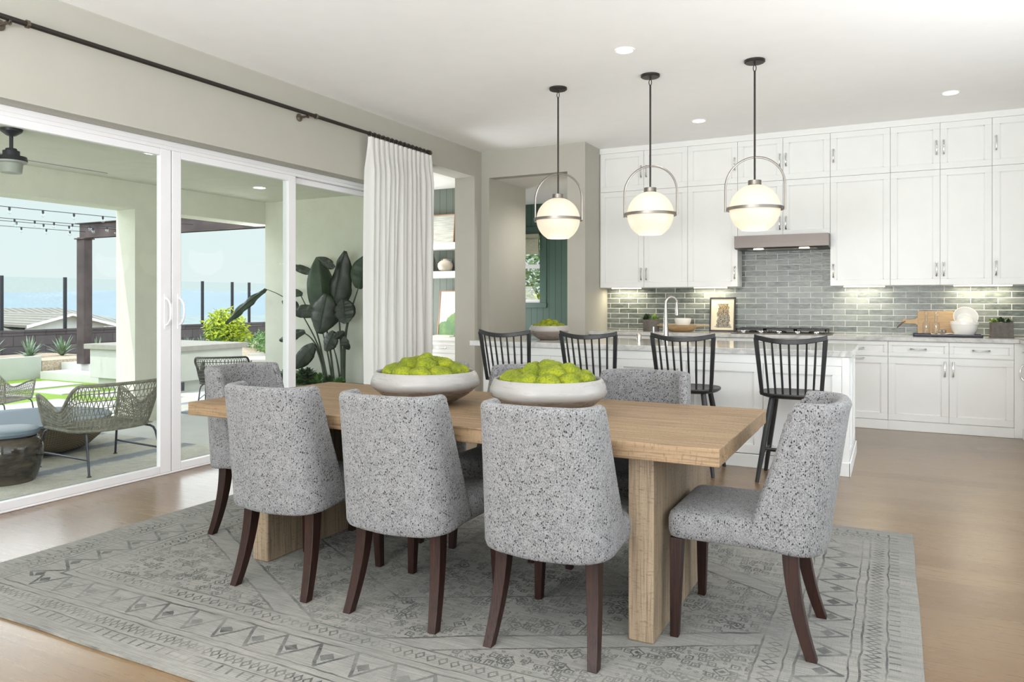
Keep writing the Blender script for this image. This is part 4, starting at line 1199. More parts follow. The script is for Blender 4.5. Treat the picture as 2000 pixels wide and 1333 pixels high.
# dough bowl with small white bowl
db = thing('dough_bowl', 'long wooden dough bowl with handles on the kitchen worktop', 'wooden bowl', (-2.21, 8.68, CT))
rings = []
def el(a, b, z, n=28): return [Vector((a*math.copysign(abs(math.cos(2*PI*k/n))**.8, math.cos(2*PI*k/n)), b*math.sin(2*PI*k/n), z)) for k in range(n)]
for a, b, z in ((.10, .05, 0), (.13, .065, .004), (.17, .09, .035), (.195, .108, .068), (.20, .112, .078), (.185, .10, .078), (.16, .085, .045), (.10, .05, .018)): rings.append(el(a, b, z))
mb = MB().loft(rings); build('bowl_shell', mb, 'dough_wood', db, smooth=True, ang=50)
for s in (-1, 1): build('handle', MB().loft([[Vector((s*.18, y*.04, z)) for y, z in ((-1, .055), (1, .055), (1, .078), (-1, .078))], [Vector((s*.25, y*.026, z)) for y, z in ((-1, .062), (1, .062), (1, .078), (-1, .078))], [Vector((s*.325, y*.022, z)) for y, z in ((-1, .062), (1, .062), (1, .078), (-1, .078))]]), 'dough_wood', db, bev=.004)
one('small_bowl', MB().lathe([(.045, 0), (.075, .004), (.094, .06), (.098, .088), (.094, .09), (.088, .082), (.07, .014), (.0001, .01)], 32), 'ceramic', 'small white bowl resting inside the wooden dough bowl', 'bowl', (-2.19, 8.68, CT+.062), smooth=True, ang=50)
# framed print
fp = thing('framed_print', 'black framed sepia tree print leaning on the tiles left of the cooktop', 'framed picture', (-1.775, 8.855, CT))
fp.rotation_euler = (R(-6.5), 0, 0)
mb = MB().box((-.148, -.008, 0), (-.130, .008, .40)).box((.130, -.008, 0), (.148, .008, .40)).box((-.148, -.008, 0), (.148, .008, .018)).box((-.148, -.008, .382), (.148, .008, .40))
build('frame', mb, 'black', fp, bev=.002)
build('print', MB().box((-.132, -.001, .016), (.132, .005, .384)), 'print_tree', fp)
# tray group
one('serving_tray', MB().box((-.30, -.125, 0), (.30, .125, .008)).box((-.30, -.125, 0), (.30, -.117, .022)).box((-.30, .117, 0), (.30, .125, .022)).box((-.30, -.125, 0), (-.292, .125, .022)).box((.292, -.125, 0), (.30, .125, .022)), 'navy', 'dark navy rectangular tray on the worktop right of the cooktop', 'tray', (.482, 8.715, CT), bev=.0015)
cb = thing('cutting_board', 'pale wooden cutting board with handle standing against the tiles', 'cutting board', (.39, 8.87, CT+.0005)); cb.rotation_euler = (R(-9), 0, 0)
def rr2(x0, x1, z0, z1, r, n=5):
    pts = []
    for cx_, cz_, a0 in ((x1-r, z1-r, 0), (x0+r, z1-r, 90), (x0+r, z0+r, 180), (x1-r, z0+r, 270)):
        for k in range(n+1): a = R(a0+90*k/n); pts.append((cx_+r*math.cos(a), cz_+r*math.sin(a)))
    return pts
P2 = rr2(-.165, .165, 0, .255, .03)
build('board', MB().loft([[Vector((x, y, z)) for x, z in P2] for y in (-.010, .010)]), 'board_wood', cb, bev=.003)
build('handle', MB().loft([[Vector((x, y, z)) for x, z in ((-.15, .09), (-.15, .20), (-.19, .165), (-.26, .158), (-.285, .172), (-.30, .165), (-.305, .145), (-.295, .125), (-.275, .118), (-.19, .118))] for y in (-.0095, .0095)]), 'board_wood', cb, bev=.003)
build('leather_loop', MB().tube([(-.28, -.014, .145), (-.31, -.020, .115), (-.335, -.020, .085), (-.36, -.015, .07), (-.34, -.018, .095), (-.30, -.018, .13), (-.278, -.014, .142)], .004, 6), 'twine', cb, smooth=True)
BP = [(.0001, .002), (.030, .002), (.033, .006), (.033, .105), (.030, .122), (.016, .14), (.013, .15), (.013, .185), (.016, .19), (.016, .194), (.010, .194), (.010, .15)]
def bottle(loc, lab):
    t = thing('glass_bottle', lab, 'bottle', loc, 0, 'clear glass bottles on the tray')
    build('bottle_body', MB().lathe(BP, 24, cap=False), 'glass_clear', t, smooth=True, ang=60)
    build('stopper', MB().lathe([(.009, .182), (.011, .198), (.017, .212), (.019, .228), (.013, .243), (.0001, .247)], 16), 'glass_clear', t, smooth=True)
bottle((.300, 8.755, CT+.0085), 'clear glass bottle on the tray, farther from the white bowls')
bottle((.388, 8.755, CT+.0085), 'clear glass bottle on the tray, nearer the white bowls')
BW = [(.05, 0), (.085, .006), (.11, .05), (.122, .11), (.126, .112), (.126, .14), (.120, .142), (.116, .13), (.102, .055), (.075, .014), (.0001, .012)]
one('white_bowl', MB().lathe(BW, 40), 'ceramic', 'deep white ceramic bowl at the right end of the navy tray', 'bowl', (.632, 8.73, CT+.0085), smooth=True, ang=50)
bw2 = [(.05, 0), (.085, .006), (.102, .04), (.110, .075), (.104, .077), (.095, .05), (.07, .016), (.0001, .012)]
o = one('white_bowl', MB().lathe(bw2, 40), 'ceramic', 'white bowl standing on edge inside the deep white bowl', 'bowl', (.640, 8.79, CT+.165), smooth=True, ang=50); o.rotation_euler = (R(62), 0, R(4))
o = one('white_bowl', MB().lathe([(r*.66, z*.66) for r, z in bw2], 32), 'ceramic', 'smallest white bowl nested in front of the upright white bowl', 'bowl', (.636, 8.765, CT+.128), smooth=True, ang=50); o.rotation_euler = (R(50), 0, 0)
# towel with rings
mb = MB(); nx, ny_ = 26, 12
for j in range(ny_+1):
    for i in range(nx+1):
        x, y = -.115+.23*i/nx, -.045+.09*j/ny_
        z = .012+.016*abs(noise.noise(Vector((x*22, y*30, 1))))+.012*math.exp(-((x-.05)**2)/.003)+.004*math.sin(y*120)
        mb.v.append((x+.008*noise.noise(Vector((y*40, 2, 0))), y+.012*noise.noise(Vector((x*15, 0, 3))), z))
mb.f = [(j*(nx+1)+i, j*(nx+1)+i+1, (j+1)*(nx+1)+i+1, (j+1)*(nx+1)+i) for j in range(ny_) for i in range(nx)]; mb.mi = [0]*len(mb.f)
o = one('napkin', mb, 'linen', 'crumpled pale linen napkin at the front of the navy tray', 'napkin', (.455, 8.655, CT+.002), smooth=True, ang=0)
md = o.modifiers.new('solid', 'SOLIDIFY'); md.thickness = .004
for k, x in enumerate((.425, .455)):
    o = one('napkin_ring', MB().lathe([(.014, -.012), (.017, -.010), (.017, .010), (.014, .012)], 20, cap=False), 'silver', ('left' if k == 0 else 'right')+' silver napkin ring lying on the linen napkin', 'napkin ring', (x, 8.645, CT+.052), smooth=True, group='silver napkin rings'); o.rotation_euler = (R(90), 0, R(70))

# ------------------------------------------------------------------ study shelves
for z, lb in ((1.97, 'upper thick white floating shelf in the study'), (1.588, 'lower thick white floating shelf in the study')):
    one('floating_shelf', MB().box((-.9, -.26, 0), (1.35, 0, .088)), 'trim', lb, 'shelf', (-6.3, 8.719, z), bev=.002)
t = thing('study_cabinet', 'white built-in study cabinet with a drawer below the shelves', 'cabinet', (-6.3, 8.719, 0))
build('cabinet_body', MB().box((-.9, -.42, 0), (.71, 0, .755)).box((.83, -.42, 0), (1.35, 0, .755)).box((.71, -.10, 0), (.83, 0, .755)), 'cab', t, bev=.002)
build('desktop', MB().box((-.9, -.45, .757), (1.36, 0, .80)), 'trim', t, bev=.002)
mb = MB(); shaker(mb, .86, 1.30, .60, .735, -.44, rail=.03); d_ = build('drawer', mb, 'cab', t, bev=.001, seg=1); pull(d_, (1.05, -.44, .665), False)
mb = MB(); shaker(mb, .86, 1.30, .1, .59, -.44); build('door', mb, 'cab', t, bev=.001, seg=1)
build('recess_shade_panel', MB().box((.712, -.104, .02), (.828, -.1005, .74)), 'shadowblack', t)  # thin black sheet painting the shade in the open bay
def picture(loc, w, h, tilt, frame, pr_, lab, rz=0):
    t = thing('framed_art', lab, 'framed picture', loc); t.rotation_euler = (R(-tilt), 0, rz)
    e = .012; mb = MB().box((-w/2, -.01, 0), (-w/2+e, .01, h)).box((w/2-e, -.01, 0), (w/2, .01, h)).box((-w/2, -.01, 0), (w/2, .01, e)).box((-w/2, -.01, h-e), (w/2, .01, h))
    build('frame', mb, frame, t, bev=.001); build('print', MB().box((-w/2+e*.5, -.002, e*.5), (w/2-e*.5, .006, h-e*.5)), pr_, t)
picture((-5.70, 8.61, 2.059), .86, .40, 6, 'copper', 'print_weave', 'wide textured woven art panel on the upper study shelf')
picture((-5.07, 8.56, .801), .86, .62, 7, 'copper', 'print_hill', 'copper framed green abstract landscape on the study desktop')
one('round_vase', MB().lathe([(.055, 0), (.088, .02), (.105, .065), (.10, .105), (.07, .138), (.034, .150), (.030, .168), (.024, .168), (.024, .15), (.0001, .12)], 32), 'beige', 'squat beige round vase on the lower study shelf', 'vase', (-5.375, 8.56, 1.677), smooth=True, ang=60)
one('wire_cube', MB().tube([(-.06, 0, .0), (-.06, 0, .16), (.06, 0, .16), (.06, 0, 0)], .004, 6, closed=True).tube([(-.06, .06, .0), (-.06, .06, .16), (.06, .06, .16), (.06, .06, 0)], .004, 6, closed=True), 'trim', 'thin pale wire cube ornament behind the beige vase', 'ornament', (-5.43, 8.64, 1.681))
one('dark_vase', MB().lathe([(.04, 0), (.055, .05), (.05, .16), (.03, .22), (.035, .24), (.02, .24), (.0001, .1)], 24), 'stone_pot', 'tall dark vase on the lower study shelf beside the curtain', 'vase', (-5.62, 8.60, 1.677), smooth=True)
t = thing('potted_plant', 'small white pot with grey-green leaves on the lower study shelf', 'potted plant', (-5.11, 8.57, 1.677))
build('pot', MB().lathe([(.04, 0), (.05, .01), (.052, .13), (.045, .13), (.0001, .12)], 24), 'ceramic', t, smooth=True)
g = MB(); leafblob(g, (0, 0, .13), 40, .09, .014, rg, 1, 1.2); build('foliage', g, 'leaf_agave', t)
one('round_vase', MB().lathe([(.03, 0), (.05, .02), (.062, .06), (.05, .10), (.025, .12), (.02, .13), (.0001, .11)], 24), 'ceramic', 'small white round vase in front of the green landscape art', 'vase', (-5.055, 8.44, .801), smooth=True)
one('book', MB().box((-.13, -.09, 0), (.13, .09, .022)), 'print_white', 'pale closed book lying on the study desktop', 'book', (-5.33, 8.42, .801), rz=.2, bev=.002)

# greenery outside the passage window
def foliage(mb, c, rad, n, L, w, rg, sc=(1, 1, 1)):
    for i in range(n):
        d = Vector((rg.gauss(0, 1), rg.gauss(0, 1), rg.gauss(0, 1))).normalized()*(rg.random()**.35)
        p = Vector(c)+Vector((d.x*rad*sc[0], d.y*rad*sc[1], d.z*rad*sc[2]))
        a = Vector((rg.gauss(0, 1), rg.gauss(0, 1), rg.gauss(0, .6)-.2)).normalized(); b = a.orthogonal().normalized()
        b = Matrix.Rotation(rg.uniform(0, 6.28), 3, a) @ b; l = L*rg.uniform(.6, 1.2)
        mb.add([p, p+a*l*.5+b*w, p+a*l, p+a*l*.5-b*w], [(0, 1, 2, 3)])
for k, (c, lab, mt) in enumerate((((-6.6, 13.2, 1.6), 'dense green tree outside the passage window', 'leaf_green'), ((-6.0, 12.4, .9), 'lime green shrub low outside the passage window', 'leaf_lime'))):
    t = thing('garden_tree' if k == 0 else 'garden_shrub', lab, 'tree' if k == 0 else 'shrub', (c[0], c[1], -.05))
    g = MB(); foliage(g, (0, 0, c[2]), 1.5 if k == 0 else .7, 5200 if k == 0 else 2200, .13, .035, rg, (1.3, .8, 1)); build('foliage', g, mt, t)
    build('trunk', MB().tube([(0, 0, 0), (.03, 0, .6), (0, .02, c[2])], [.06, .05, .03], 8), 'stem_brown', t, smooth=True)
struct('ground_side_garden', MB().box((-14, 11.0, -.12), (-2, 19, -.05)), 'gravel')

# ------------------------------------------------------------------ patio
ZP = 2.55
struct('floor_patio', MB().box((-9.95, -3, -.15), (XO-.001, 6.15, -.03)).box((-9.2, 6.15, -.15), (XO-.001, 7.15, -.03)).box((-9.2, 7.15, -.15), (-7.225, 9.2, -.03)), 'concrete')
struct('ceiling_patio', MB().box((-7.225, -3, ZP), (XO-.001, 7.15, ZP+.2)), 'stucco')
struct('beam_patio', MB().box((-7.536, -3, 2.265), (-7.226, 7.29, ZP+.2)), 'stucco')
struct('column_patio', MB().box((-7.536, 5.29, -.15), (-7.226, 5.74, 2.264)), 'stucco')
struct('column_patio', MB().box((-7.536, -2.9, -.15), (-7.226, -2.3, 2.264)), 'stucco')
struct('wall_patio_end', MB().box((-7.225, 7.151, -.15), (XO-.161, 7.289, ZP+.25)), 'stucco')
struct('wall_patio_near', MB().box((-7.225, -3.2, -.15), (XO-.001, -3.0, ZP+.25)), 'stucco')
struct('wall_house_side', MB().box((-9.55, 7.15, -.15), (-9.40, 11.1, 2.9)), 'stucco') if False else None
for x, y, lb in ((-5.66, 4.305, 'lit recessed ceiling light on the patio ceiling above the near sliding panel'), (-6.32, 6.17, 'lit recessed ceiling light on the patio ceiling towards the end wall')):
    downlight(x, y, ZP, lb, 10)
# ceiling fan
fn = thing('ceiling_fan', 'dark outdoor ceiling fan with pale grey blades under the patio ceiling', 'ceiling fan', (-5.80, 3.235, ZP-.0005))
build('canopy', MB().lathe([(.0001, 0), (.075, 0), (.07, -.02), (.03, -.05), (.014, -.055), (.0001, -.055)], 24), 'fan', fn, smooth=True)
build('downrod', MB().tube([(0, 0, -.05), (0, 0, -.155)], .013, 10), 'fan', fn, smooth=True)
build('motor', MB().lathe([(.0001, -.145), (.035, -.145), (.04, -.16), (.055, -.163), (.055, -.20), (.10, -.205), (.105, -.235), (.0001, -.24)], 28), 'fan', fn, smooth=True)
build('light_kit', MB().lathe([(.102, -.238), (.10, -.25), (.075, -.256), (.068, -.325), (.0001, -.33)], 28), 'fan_blade', fn, smooth=True)
for k in range(2):
    a = R(90+180*k); xf = Matrix.Rotation(a, 4, 'Z') @ Matrix.Rotation(R(10), 4, 'X')
    pts = [(.09, .05), (.60, .075), (.70, .06), (.76, .015), (.74, -.03), (.60, -.06), (.09, -.045)]
    mb = MB().loft([[xf @ Vector((x, y, z)) for x, y in pts] for z in (-.004, .004)])
    mb.v = [(p[0], p[1], p[2]-.212) for p in mb.v]
    build('blade', mb, 'fan_blade', fn, bev=.001)

# rugs outdoors
one('outdoor_rug', MB().box((-1.65, -1.62, 0), (1.45, 1.62, .014)), 'outrug', 'shaggy striped outdoor rug under the near wicker chair', 'rug', (-6.55, 3.1, -.0295), bev=.003)
one('outdoor_rug', MB().box((-1.2, -.5, 0), (.55, .5, .012)), 'outrug', 'blue-grey outdoor rug under the far wicker chair', 'rug', (-7.6, 6.5, -.0295), rz=.0, bev=.003)

# wicker chairs
def make_wicker(label, rim_m='rattan'):
    t = thing('wicker_chair', label, 'patio chair', (0, 0, 0))
    def plan(u, k):   # u -1..1 ; k scale outwards
        # U path: left front -> back -> right front
        s = abs(u); sg = 1 if u > 0 else -1
        hw, yb, yf = .30+.075*k, -.25-.11*k, .30+.03*k
        if s > .45:
            f = (s-.45)/.55; x = hw*(1-.06*f); y = (yb+.18)+(yf-yb-.18)*f
        else:
            a = s/.45*PI/2; x = hw*math.sin(a)**.85; y = yb+.18-.18*math.cos(a)**.9
        return sg*x, y
    def rimz(u):
        s = abs(u)
        back = .665; dip = .46; tip = .565
        if s < .28: return back
        if s < .62: f = (s-.28)/.34; f = f*f*(3-2*f); return back+(dip-back)*f
        f = (s-.62)/.38; f = f*f*(3-2*f); return dip+(tip-dip)*f
    def S(u, v):
        zb = .315; z = zb+(rimz(u)-zb)*v
        k = min(1, (z-zb)/.42)**.8
        x, y = plan(u, k); return Vector((x, y, z))
    n = 72
    rim = [S(-1+2*i/n, 1) for i in range(n+1)]
    low = [S(-1+2*i/n, 0) for i in range(n+1)]
    fr = MB().tube(rim, .013, 8)
    fr.tube([S(1, 1-k/6) for k in range(7)], .013, 8).tube([S(-1, 1-k/6) for k in range(7)], .013, 8)
    fr.tube(low, .014, 8, closed=True)
    build('wrapped_rim', fr, rim_m, t, smooth=True)
    wv = MB(); nv = 62
    for i in range(nv):
        u = -.985+1.97*i/(nv-1)
        for dr_ in (-1, 1):
            pts = []
            for q in range(9):
                v = q/8; uu = max(-.99, min(.99, u+dr_*.016*math.sin(v*PI*3)))
                pts.append(S(uu, v))
            wv.tube(pts, .0034, 4)
    for v in (.12, .24, .36, .5, .66, .82):
        wv.tube([S(-1+2*i/48, v) for i in range(49)], .0045, 4)
    build('woven_shell', wv, rim_m, t)
    st_ = MB(); 
    for i in range(1, 30):
        x = -.295+.59*i/30
        yb_ = -.25+.18*(1-math.sqrt(max(0, 1-(x/.31)**2))); st_.tube([(x, yb_, .317), (x, 0, .312), (x, .30, .315)], .006, 4)
    for i in range(1, 18):
        y = -.24+.54*i/18; st_.tube([(-.285, y, .318), (0, y, .312), (.285, y, .318)], .005, 4)
    build('seat_weave', st_, rim_m, t)
    lg = .009
    for s in (-1, 1):
        build('leg', MB().tube([(s*.27, .25, .30), (s*.285, .285, .285), (s*.295, .30, .25), (s*.305, .34, .006)], lg, 8).lathe([(.016, 0), (.016, .006), (.0001, .008)], 12, (s*.305, .34, 0)), 'metal_leg', t, smooth=True)
        build('leg', MB().tube([(s*.25, -.22, .30), (s*.265, -.25, .285), (s*.275, -.265, .25), (s*.295, -.33, .006)], lg, 8).lathe([(.016, 0), (.016, .006), (.0001, .008)], 12, (s*.295, -.33, 0)), 'metal_leg', t, smooth=True)
        build('side_rail', MB().tube([(s*.27, .25, .297), (s*.25, -.22, .297)], .008, 8).tube([(s*.301, .325, .12), (s*.288, -.305, .12)], .008, 8), 'metal_leg', t, smooth=True)
    return t
GW = 'grey-green wicker patio chairs'
wc = make_wicker('open-weave wicker patio chair just outside the near sliding glass panel'); wc.location = (-5.56, 3.79, -.0155); wc.rotation_euler = (0, 0, R(86)); wc['group'] = GW
lc = dup(wc, (-8.55, 4.62, -.0295), R(-62), 'open-weave wicker patio chair at the left edge, beyond the low table', GW); lc.scale = (.78, .78, .78)
t = make_wicker('dark wicker patio chair standing at the far end of the patio by the white counter', 'rattan_dark'); t.location = (-7.42, 6.66, -.0175); t.scale = (.88, .88, .92); t.rotation_euler = (0, 0, R(40)); t['group'] = GW
# garden stool
js = thing('garden_stool', 'glossy dark glazed ceramic garden stool on the patio', 'garden stool', (-5.68, 3.13, -.0155)); js.scale = (.86, .86, .94)
build('body', MB().lathe([(.0001, 0), (.215, 0), (.225, .02), (.25, .10), (.275, .20), (.272, .28), (.24, .335), (.215, .35), (.0001, .35)], 44), 'jar', js, smooth=True)
build('top', MB().lathe([(.213, .345), (.235, .355), (.245, .375), (.24, .395), (.21, .405), (.0001, .41)], 44), 'ginger', js, smooth=True)
# low basket table
bt = thing('low_table', 'low round table with woven basket base and blue-grey top', 'table', (-6.70, 3.86, -.0155))
build('basket_base', MB().lathe([(.38, 0), (.48, .03), (.57, .11), (.62, .22), (.63, .262), (.0001, .262)], 56), 'basket', bt, smooth=True)
build('table_top', MB().lathe([(.0001, .262), (.655, .262), (.66, .272), (.655, .285), (.0001, .286)], 56), 'blue_top', bt, smooth=True)

# planter with bird of paradise
one('patio_planter', MB().box((-.98, -.25, 0), (.92, .25, .30)).box((-.98, -.25, .30), (.92, -.21, .325)).box((-.98, .21, .30), (.92, .25, .325)).box((-.98, -.21, .30), (-.94, .21, .325)).box((.88, -.21, .30), (.92, .21, .325)), 'stone_pot', 'long dark planter box against the patio end wall', 'planter', (-5.98, 6.86, -.0295), bev=.004)
bp = thing('bird_of_paradise', 'tall bird of paradise plant with large dark leaves by the patio end wall', 'plant', (-5.82, 6.86, .271))
O = Vector((-5.82, 6.86, .271))
def stem(pts, r0=.013, r1=.006):
    P_ = [Vector(p)-O for p in pts]; out = []
    for k in range(len(P_)-1):
        for q in range(5): out.append(P_[k].lerp(P_[k+1], q/5))
    out.append(P_[-1])
    for _ in range(6): out = [out[0]]+[(out[i-1]+out[i]*2+out[i+1])/4 for i in range(1, len(out)-1)]+[out[-1]]
    n = len(out); build('stem', MB().tube(out, [r0+(r1-r0)*k/(n-1) for k in range(n)], 8), 'stem', bp, smooth=True)
def leaf(a, b, w, mt='leaf_dark', curl=.12, roll=0.0, fold=.35, bend=None):
    a = Vector(a)-O; b = Vector(b)-O; d = b-a; L = d.length; d.normalize()
    view = Vector((.45, -.89, 0)); s = d.cross(view).normalized(); s = Matrix.Rotation(roll, 3, d) @ s; nn = s.cross(d).normalized()
    if nn.dot(view) < 0: nn = -nn
    m, q = 18, 8; vs = []
    for i in range(m+1):
        f = i/m; wid = w*(math.sin(PI*min(1, f*.93+.035))**.62)*(1 if f < .6 else 1-.25*((f-.6)/.4)**2)
        c = a+d*L*f+nn*(-curl*L*(f-.5)**2*2+curl*L*.5)+(Vector(bend)*f*f if bend else Vector((0, 0, 0)))
        for j in range(q+1):
            e = -1+2*j/q
            rip = .02*L*math.sin(f*19+e*2.2)*abs(e)
            vs.append(c+s*e*wid-nn*(fold*wid*abs(e)**1.5)+nn*(rip+.004*math.sin(f*70)))
    mb = MB(); mb.add(vs, [(i*(q+1)+j, i*(q+1)+j+1, (i+1)*(q+1)+j+1, (i+1)*(q+1)+j) for i in range(m) for j in range(q)])
    o = build('leaf', mb, mt, bp, smooth=True, ang=0)
    md = o.modifiers.new('solid', 'SOLIDIFY'); md.thickness = .0025
    mid = [a+d*L*k/12+nn*(-curl*L*(k/12-.5)**2*2+curl*L*.5+.004)+(Vector(bend)*(k/12)**2 if bend else Vector((0, 0, 0))) for k in range(12)]
    build('midrib', MB().tube(mid, [.006-.004*k/11 for k in range(12)], 5), 'leaf_dark2', bp, smooth=True)
Y = 6.86
stem([(-5.953, Y, .30), (-6.03, Y-.02, .746), (-6.341, Y-.08, 1.225)]); stem([(-5.93, Y, .30), (-6.1, Y, .963), (-6.349, Y-.03, 1.378)])
stem([(-5.86, Y, .30), (-5.922, Y-.03, .726), (-6.023, Y-.05, 1.06)]); stem([(-5.84, Y, .30), (-5.90, Y, .726), (-5.945, Y-.05, 1.08)], .016, .009)
stem([(-5.72, Y, .30), (-5.73, Y, .672), (-5.746, Y-.03, 1.12)], .020, .009); stem([(-5.70, Y, .30), (-5.69, Y, .893), (-5.595, Y+.02, 1.209), (-5.491, Y+.02, 1.451)], .022, .006)
stem([(-5.97, Y, .30), (-6.054, Y-.03, .734), (-6.149, Y-.08, .872), (-6.252, Y-.10, .912)]); stem([(-5.94, Y, .30), (-6.05, Y-.05, .70), (-6.08, Y-.08, .76)])
stem([(-5.74, Y, .30), (-5.75, Y-.06, .62), (-5.79, Y-.10, .80)], .014, .006); stem([(-5.68, Y, .30), (-5.67, Y-.06, .60), (-5.63, Y-.09, .76)], .014, .006)
leaf((-5.945, Y-.05, 1.04), (-6.02, Y-.06, 1.80), .16, 'leaf_dark2', .05, .35, .75)
leaf((-6.02, Y-.075, 1.78), (-5.70, Y-.16, 1.66), .06, 'leaf_dark', .05, .2, .5)
leaf((-5.87, Y-.02, 1.00), (-5.66, Y-.03, 1.86), .15, 'leaf_dark', .08, -.35, .6)
leaf((-5.86, Y-.11, 1.36), (-5.93, Y-.16, .90), .17, 'leaf_dark', .06, .15, .5)
leaf((-5.67, Y-.05, 1.30), (-5.60, Y-.08, 1.02), .13, 'leaf_dark', .04, .1, .2)
leaf((-5.96, Y-.08, 1.16), (-6.42, Y-.12, 1.16), .085, 'leaf_dark', .06, .3, .3)
leaf((-6.10, Y-.04, 1.60), (-6.47, Y-.05, 1.71), .05, 'leaf_dark', .05, .2, .3)
leaf((-6.30, Y-.03, 1.36), (-6.60, Y-.03, 1.40), .055, 'leaf_dark2', .1, .3, .4)
leaf((-6.32, Y-.08, 1.20), (-6.58, Y-.08, 1.27), .075, 'leaf_dark', .1, .0, .4)
leaf((-6.62, Y-.30, 1.42), (-7.15, Y-.42, 1.00), .055, 'leaf_dark2', .12, .3, .4); stem([(-6.35, Y-.08, 1.22), (-6.5, Y-.2, 1.36), (-6.62, Y-.30, 1.42)], .006, .004)
leaf((-5.50, Y+.02, 1.42), (-5.38, Y+.02, 1.80), .13, 'leaf_dark2', .04, .4, .3)
leaf((-6.20, Y-.10, .92), (-6.58, Y-.12, .80), .065, 'leaf_dark', .14, .3, .4)
leaf((-6.07, Y-.08, .77), (-6.32, Y-.14, .48), .10, 'leaf_dark', .10, .1, .3)
leaf((-5.76, Y-.10, .93), (-5.86, Y-.13, .70), .10, 'leaf_dark', .05, .4, .3)
leaf((-5.66, Y-.09, .78), (-5.52, Y-.12, .80), .085, 'leaf_dark', .1, .2, .3)
leaf((-5.75, Y-.09, .84), (-5.60, Y-.11, .93), .05, 'leaf_dark', .1, .3, .3)
for k, (x, s) in enumerate(((-6.72, .13), (-6.52, .16), (-6.32, .13), (-6.14, .19), (-6.02, .13), (-5.86, .11), (-5.74, .10))):
    g = MB()
    for q in range(3): rosette(g, (rg.uniform(-.05, .05), rg.uniform(-.04, .04), .01+.05*q*(s/.15)), s*.75, rg, 5)
    leafblob(g, (0, 0, .03), 30, s*.9, .012, rg, .8, 1.1)
    one('succulent', g, 'leaf_succ' if k % 2 else 'leaf_green', ['dark succulent low in the patio planter at the left of the bird of paradise stems', 'green succulent low in the patio planter at the left of the bird of paradise stems'][k % 2 == 0], 'succulent', (x, 6.78, .272), group='succulents in the patio planter '+('dark' if k % 2 else 'green'))

# ------------------------------------------------------------------ yard
struct('ground_turf', MB().box((-13.0, -6, -.2), (-9.0, 9.2, -.036)), 'grass')
for x0, x1, y0, y1, lb in ((-12.3, -11.35, 5.2, 7.41, 'pale rectangular paver in the turf, nearest the planter wall'), (-11.07, -10.34, 6.44, 7.05, 'pale rectangular paver in the turf, middle of the staggered row'), (-10.05, -9.45, 6.55, 7.05, 'pale rectangular paver in the turf, nearest the outdoor counter'), (-11.07, -10.34, 4.0, 6.14, 'pale rectangular paver in the turf, behind the left wicker chair')):
    one('paver', MB().box((-(x1-x0)/2, -(y1-y0)/2, 0), ((x1-x0)/2, (y1-y0)/2, .035)), 'concrete', lb, 'paver', ((x0+x1)/2, (y0+y1)/2, -.0355-.02), group='concrete pavers in the turf', bev=.004)
struct('wall_planter', MB().box((-13.12, -6, -.2), (-12.96, 7.72, .335)), 'stucco_white')
struct('ground_planting_bed', MB().box((-14.9, -6, -.2), (-13.12, 7.73, .285)).box((-14.95, 7.73, -.2), (-12.955, 9.0, .255)), 'gravel')
struct('ground_steps', MB().box((-12.80, 7.605, -.2), (-10.9, 8.06, .09)).box((-12.95, 8.05, -.2), (-10.9, 8.55, .205)), 'concrete')
gv = MB(); nx_, ny2 = 30, 40
for j in range(ny2+1):
    for i in range(nx_+1):
        x = -14.95+7.2*i/nx_; y = 8.4+14*j/ny2
        z = .20+.10*noise.noise(Vector((x*.8, y*.8, 0)))-.22*max(0, min(1, (x+12.6)/1.8))
        if y < 8.8 and x > -12.2: z = -.08
        gv.v.append((x, y, z))
gv.f = [(j*(nx_+1)+i, j*(nx_+1)+i+1, (j+1)*(nx_+1)+i+1, (j+1)*(nx_+1)+i) for j in range(ny2) for i in range(nx_)]; gv.mi = [0]*len(gv.f)
struct('ground_gravel', gv, 'gravel', smooth=True, ang=0)
for k, (x, y, rx, ry, rz_) in enumerate(((-11.2, 10.9, 1.3, .45, .5), (-12.0, 12.4, 1.6, .5, .5))):
    one('stepping_slab', MB().box((-rx, -ry, 0), (rx, ry, .09)), 'concrete', ['broad pale path slab behind the tree, nearer one', 'broad pale path slab behind the tree, farther one'][k], 'path slab', (x, y, .06), rz=rz_, group='pale path slabs')
struct('wall_block', MB().box((-15.2, -6, -.6), (-15.0, 22, .67)), 'block')
struct('wall_block_cap', MB().box((-15.22, -6, .671), (-14.98, 22, .712)), 'block')
# glass fence
gf = thing('glass_fence', 'clear glass fence with black steel posts on top of the dark block wall', 'fence', (-15.1, 12, .7125))
ys = [4.58, 5.80, 7.02, 8.247, 9.47, 10.69, 11.91, 12.885, 13.812, 14.377, 15.6]
for i, yy in enumerate(ys):
    lab = ['black steel fence post on the block wall, leftmost seen through the near door panel', 'black steel fence post on the block wall beside the pergola post', 'black steel fence post on the block wall left of the lime tree', 'black steel fence post on the block wall above the lime tree', 'black steel fence post on the block wall right of the lime tree']
    lb = {8.247: lab[0], 9.47: lab[1], 12.885: lab[2], 13.812: lab[3], 14.377: lab[4]}.get(yy)
    if yy in (4.58, 5.80, 7.02, 11.91, 15.6): continue
    if yy == 10.69: lb = 'black steel fence post on the block wall behind the patio column'
    o = build('fence_post', MB().box((-.03, yy-12-.024, 0), (.03, yy-12+.024, 1.05)), 'post', gf, bev=.003)
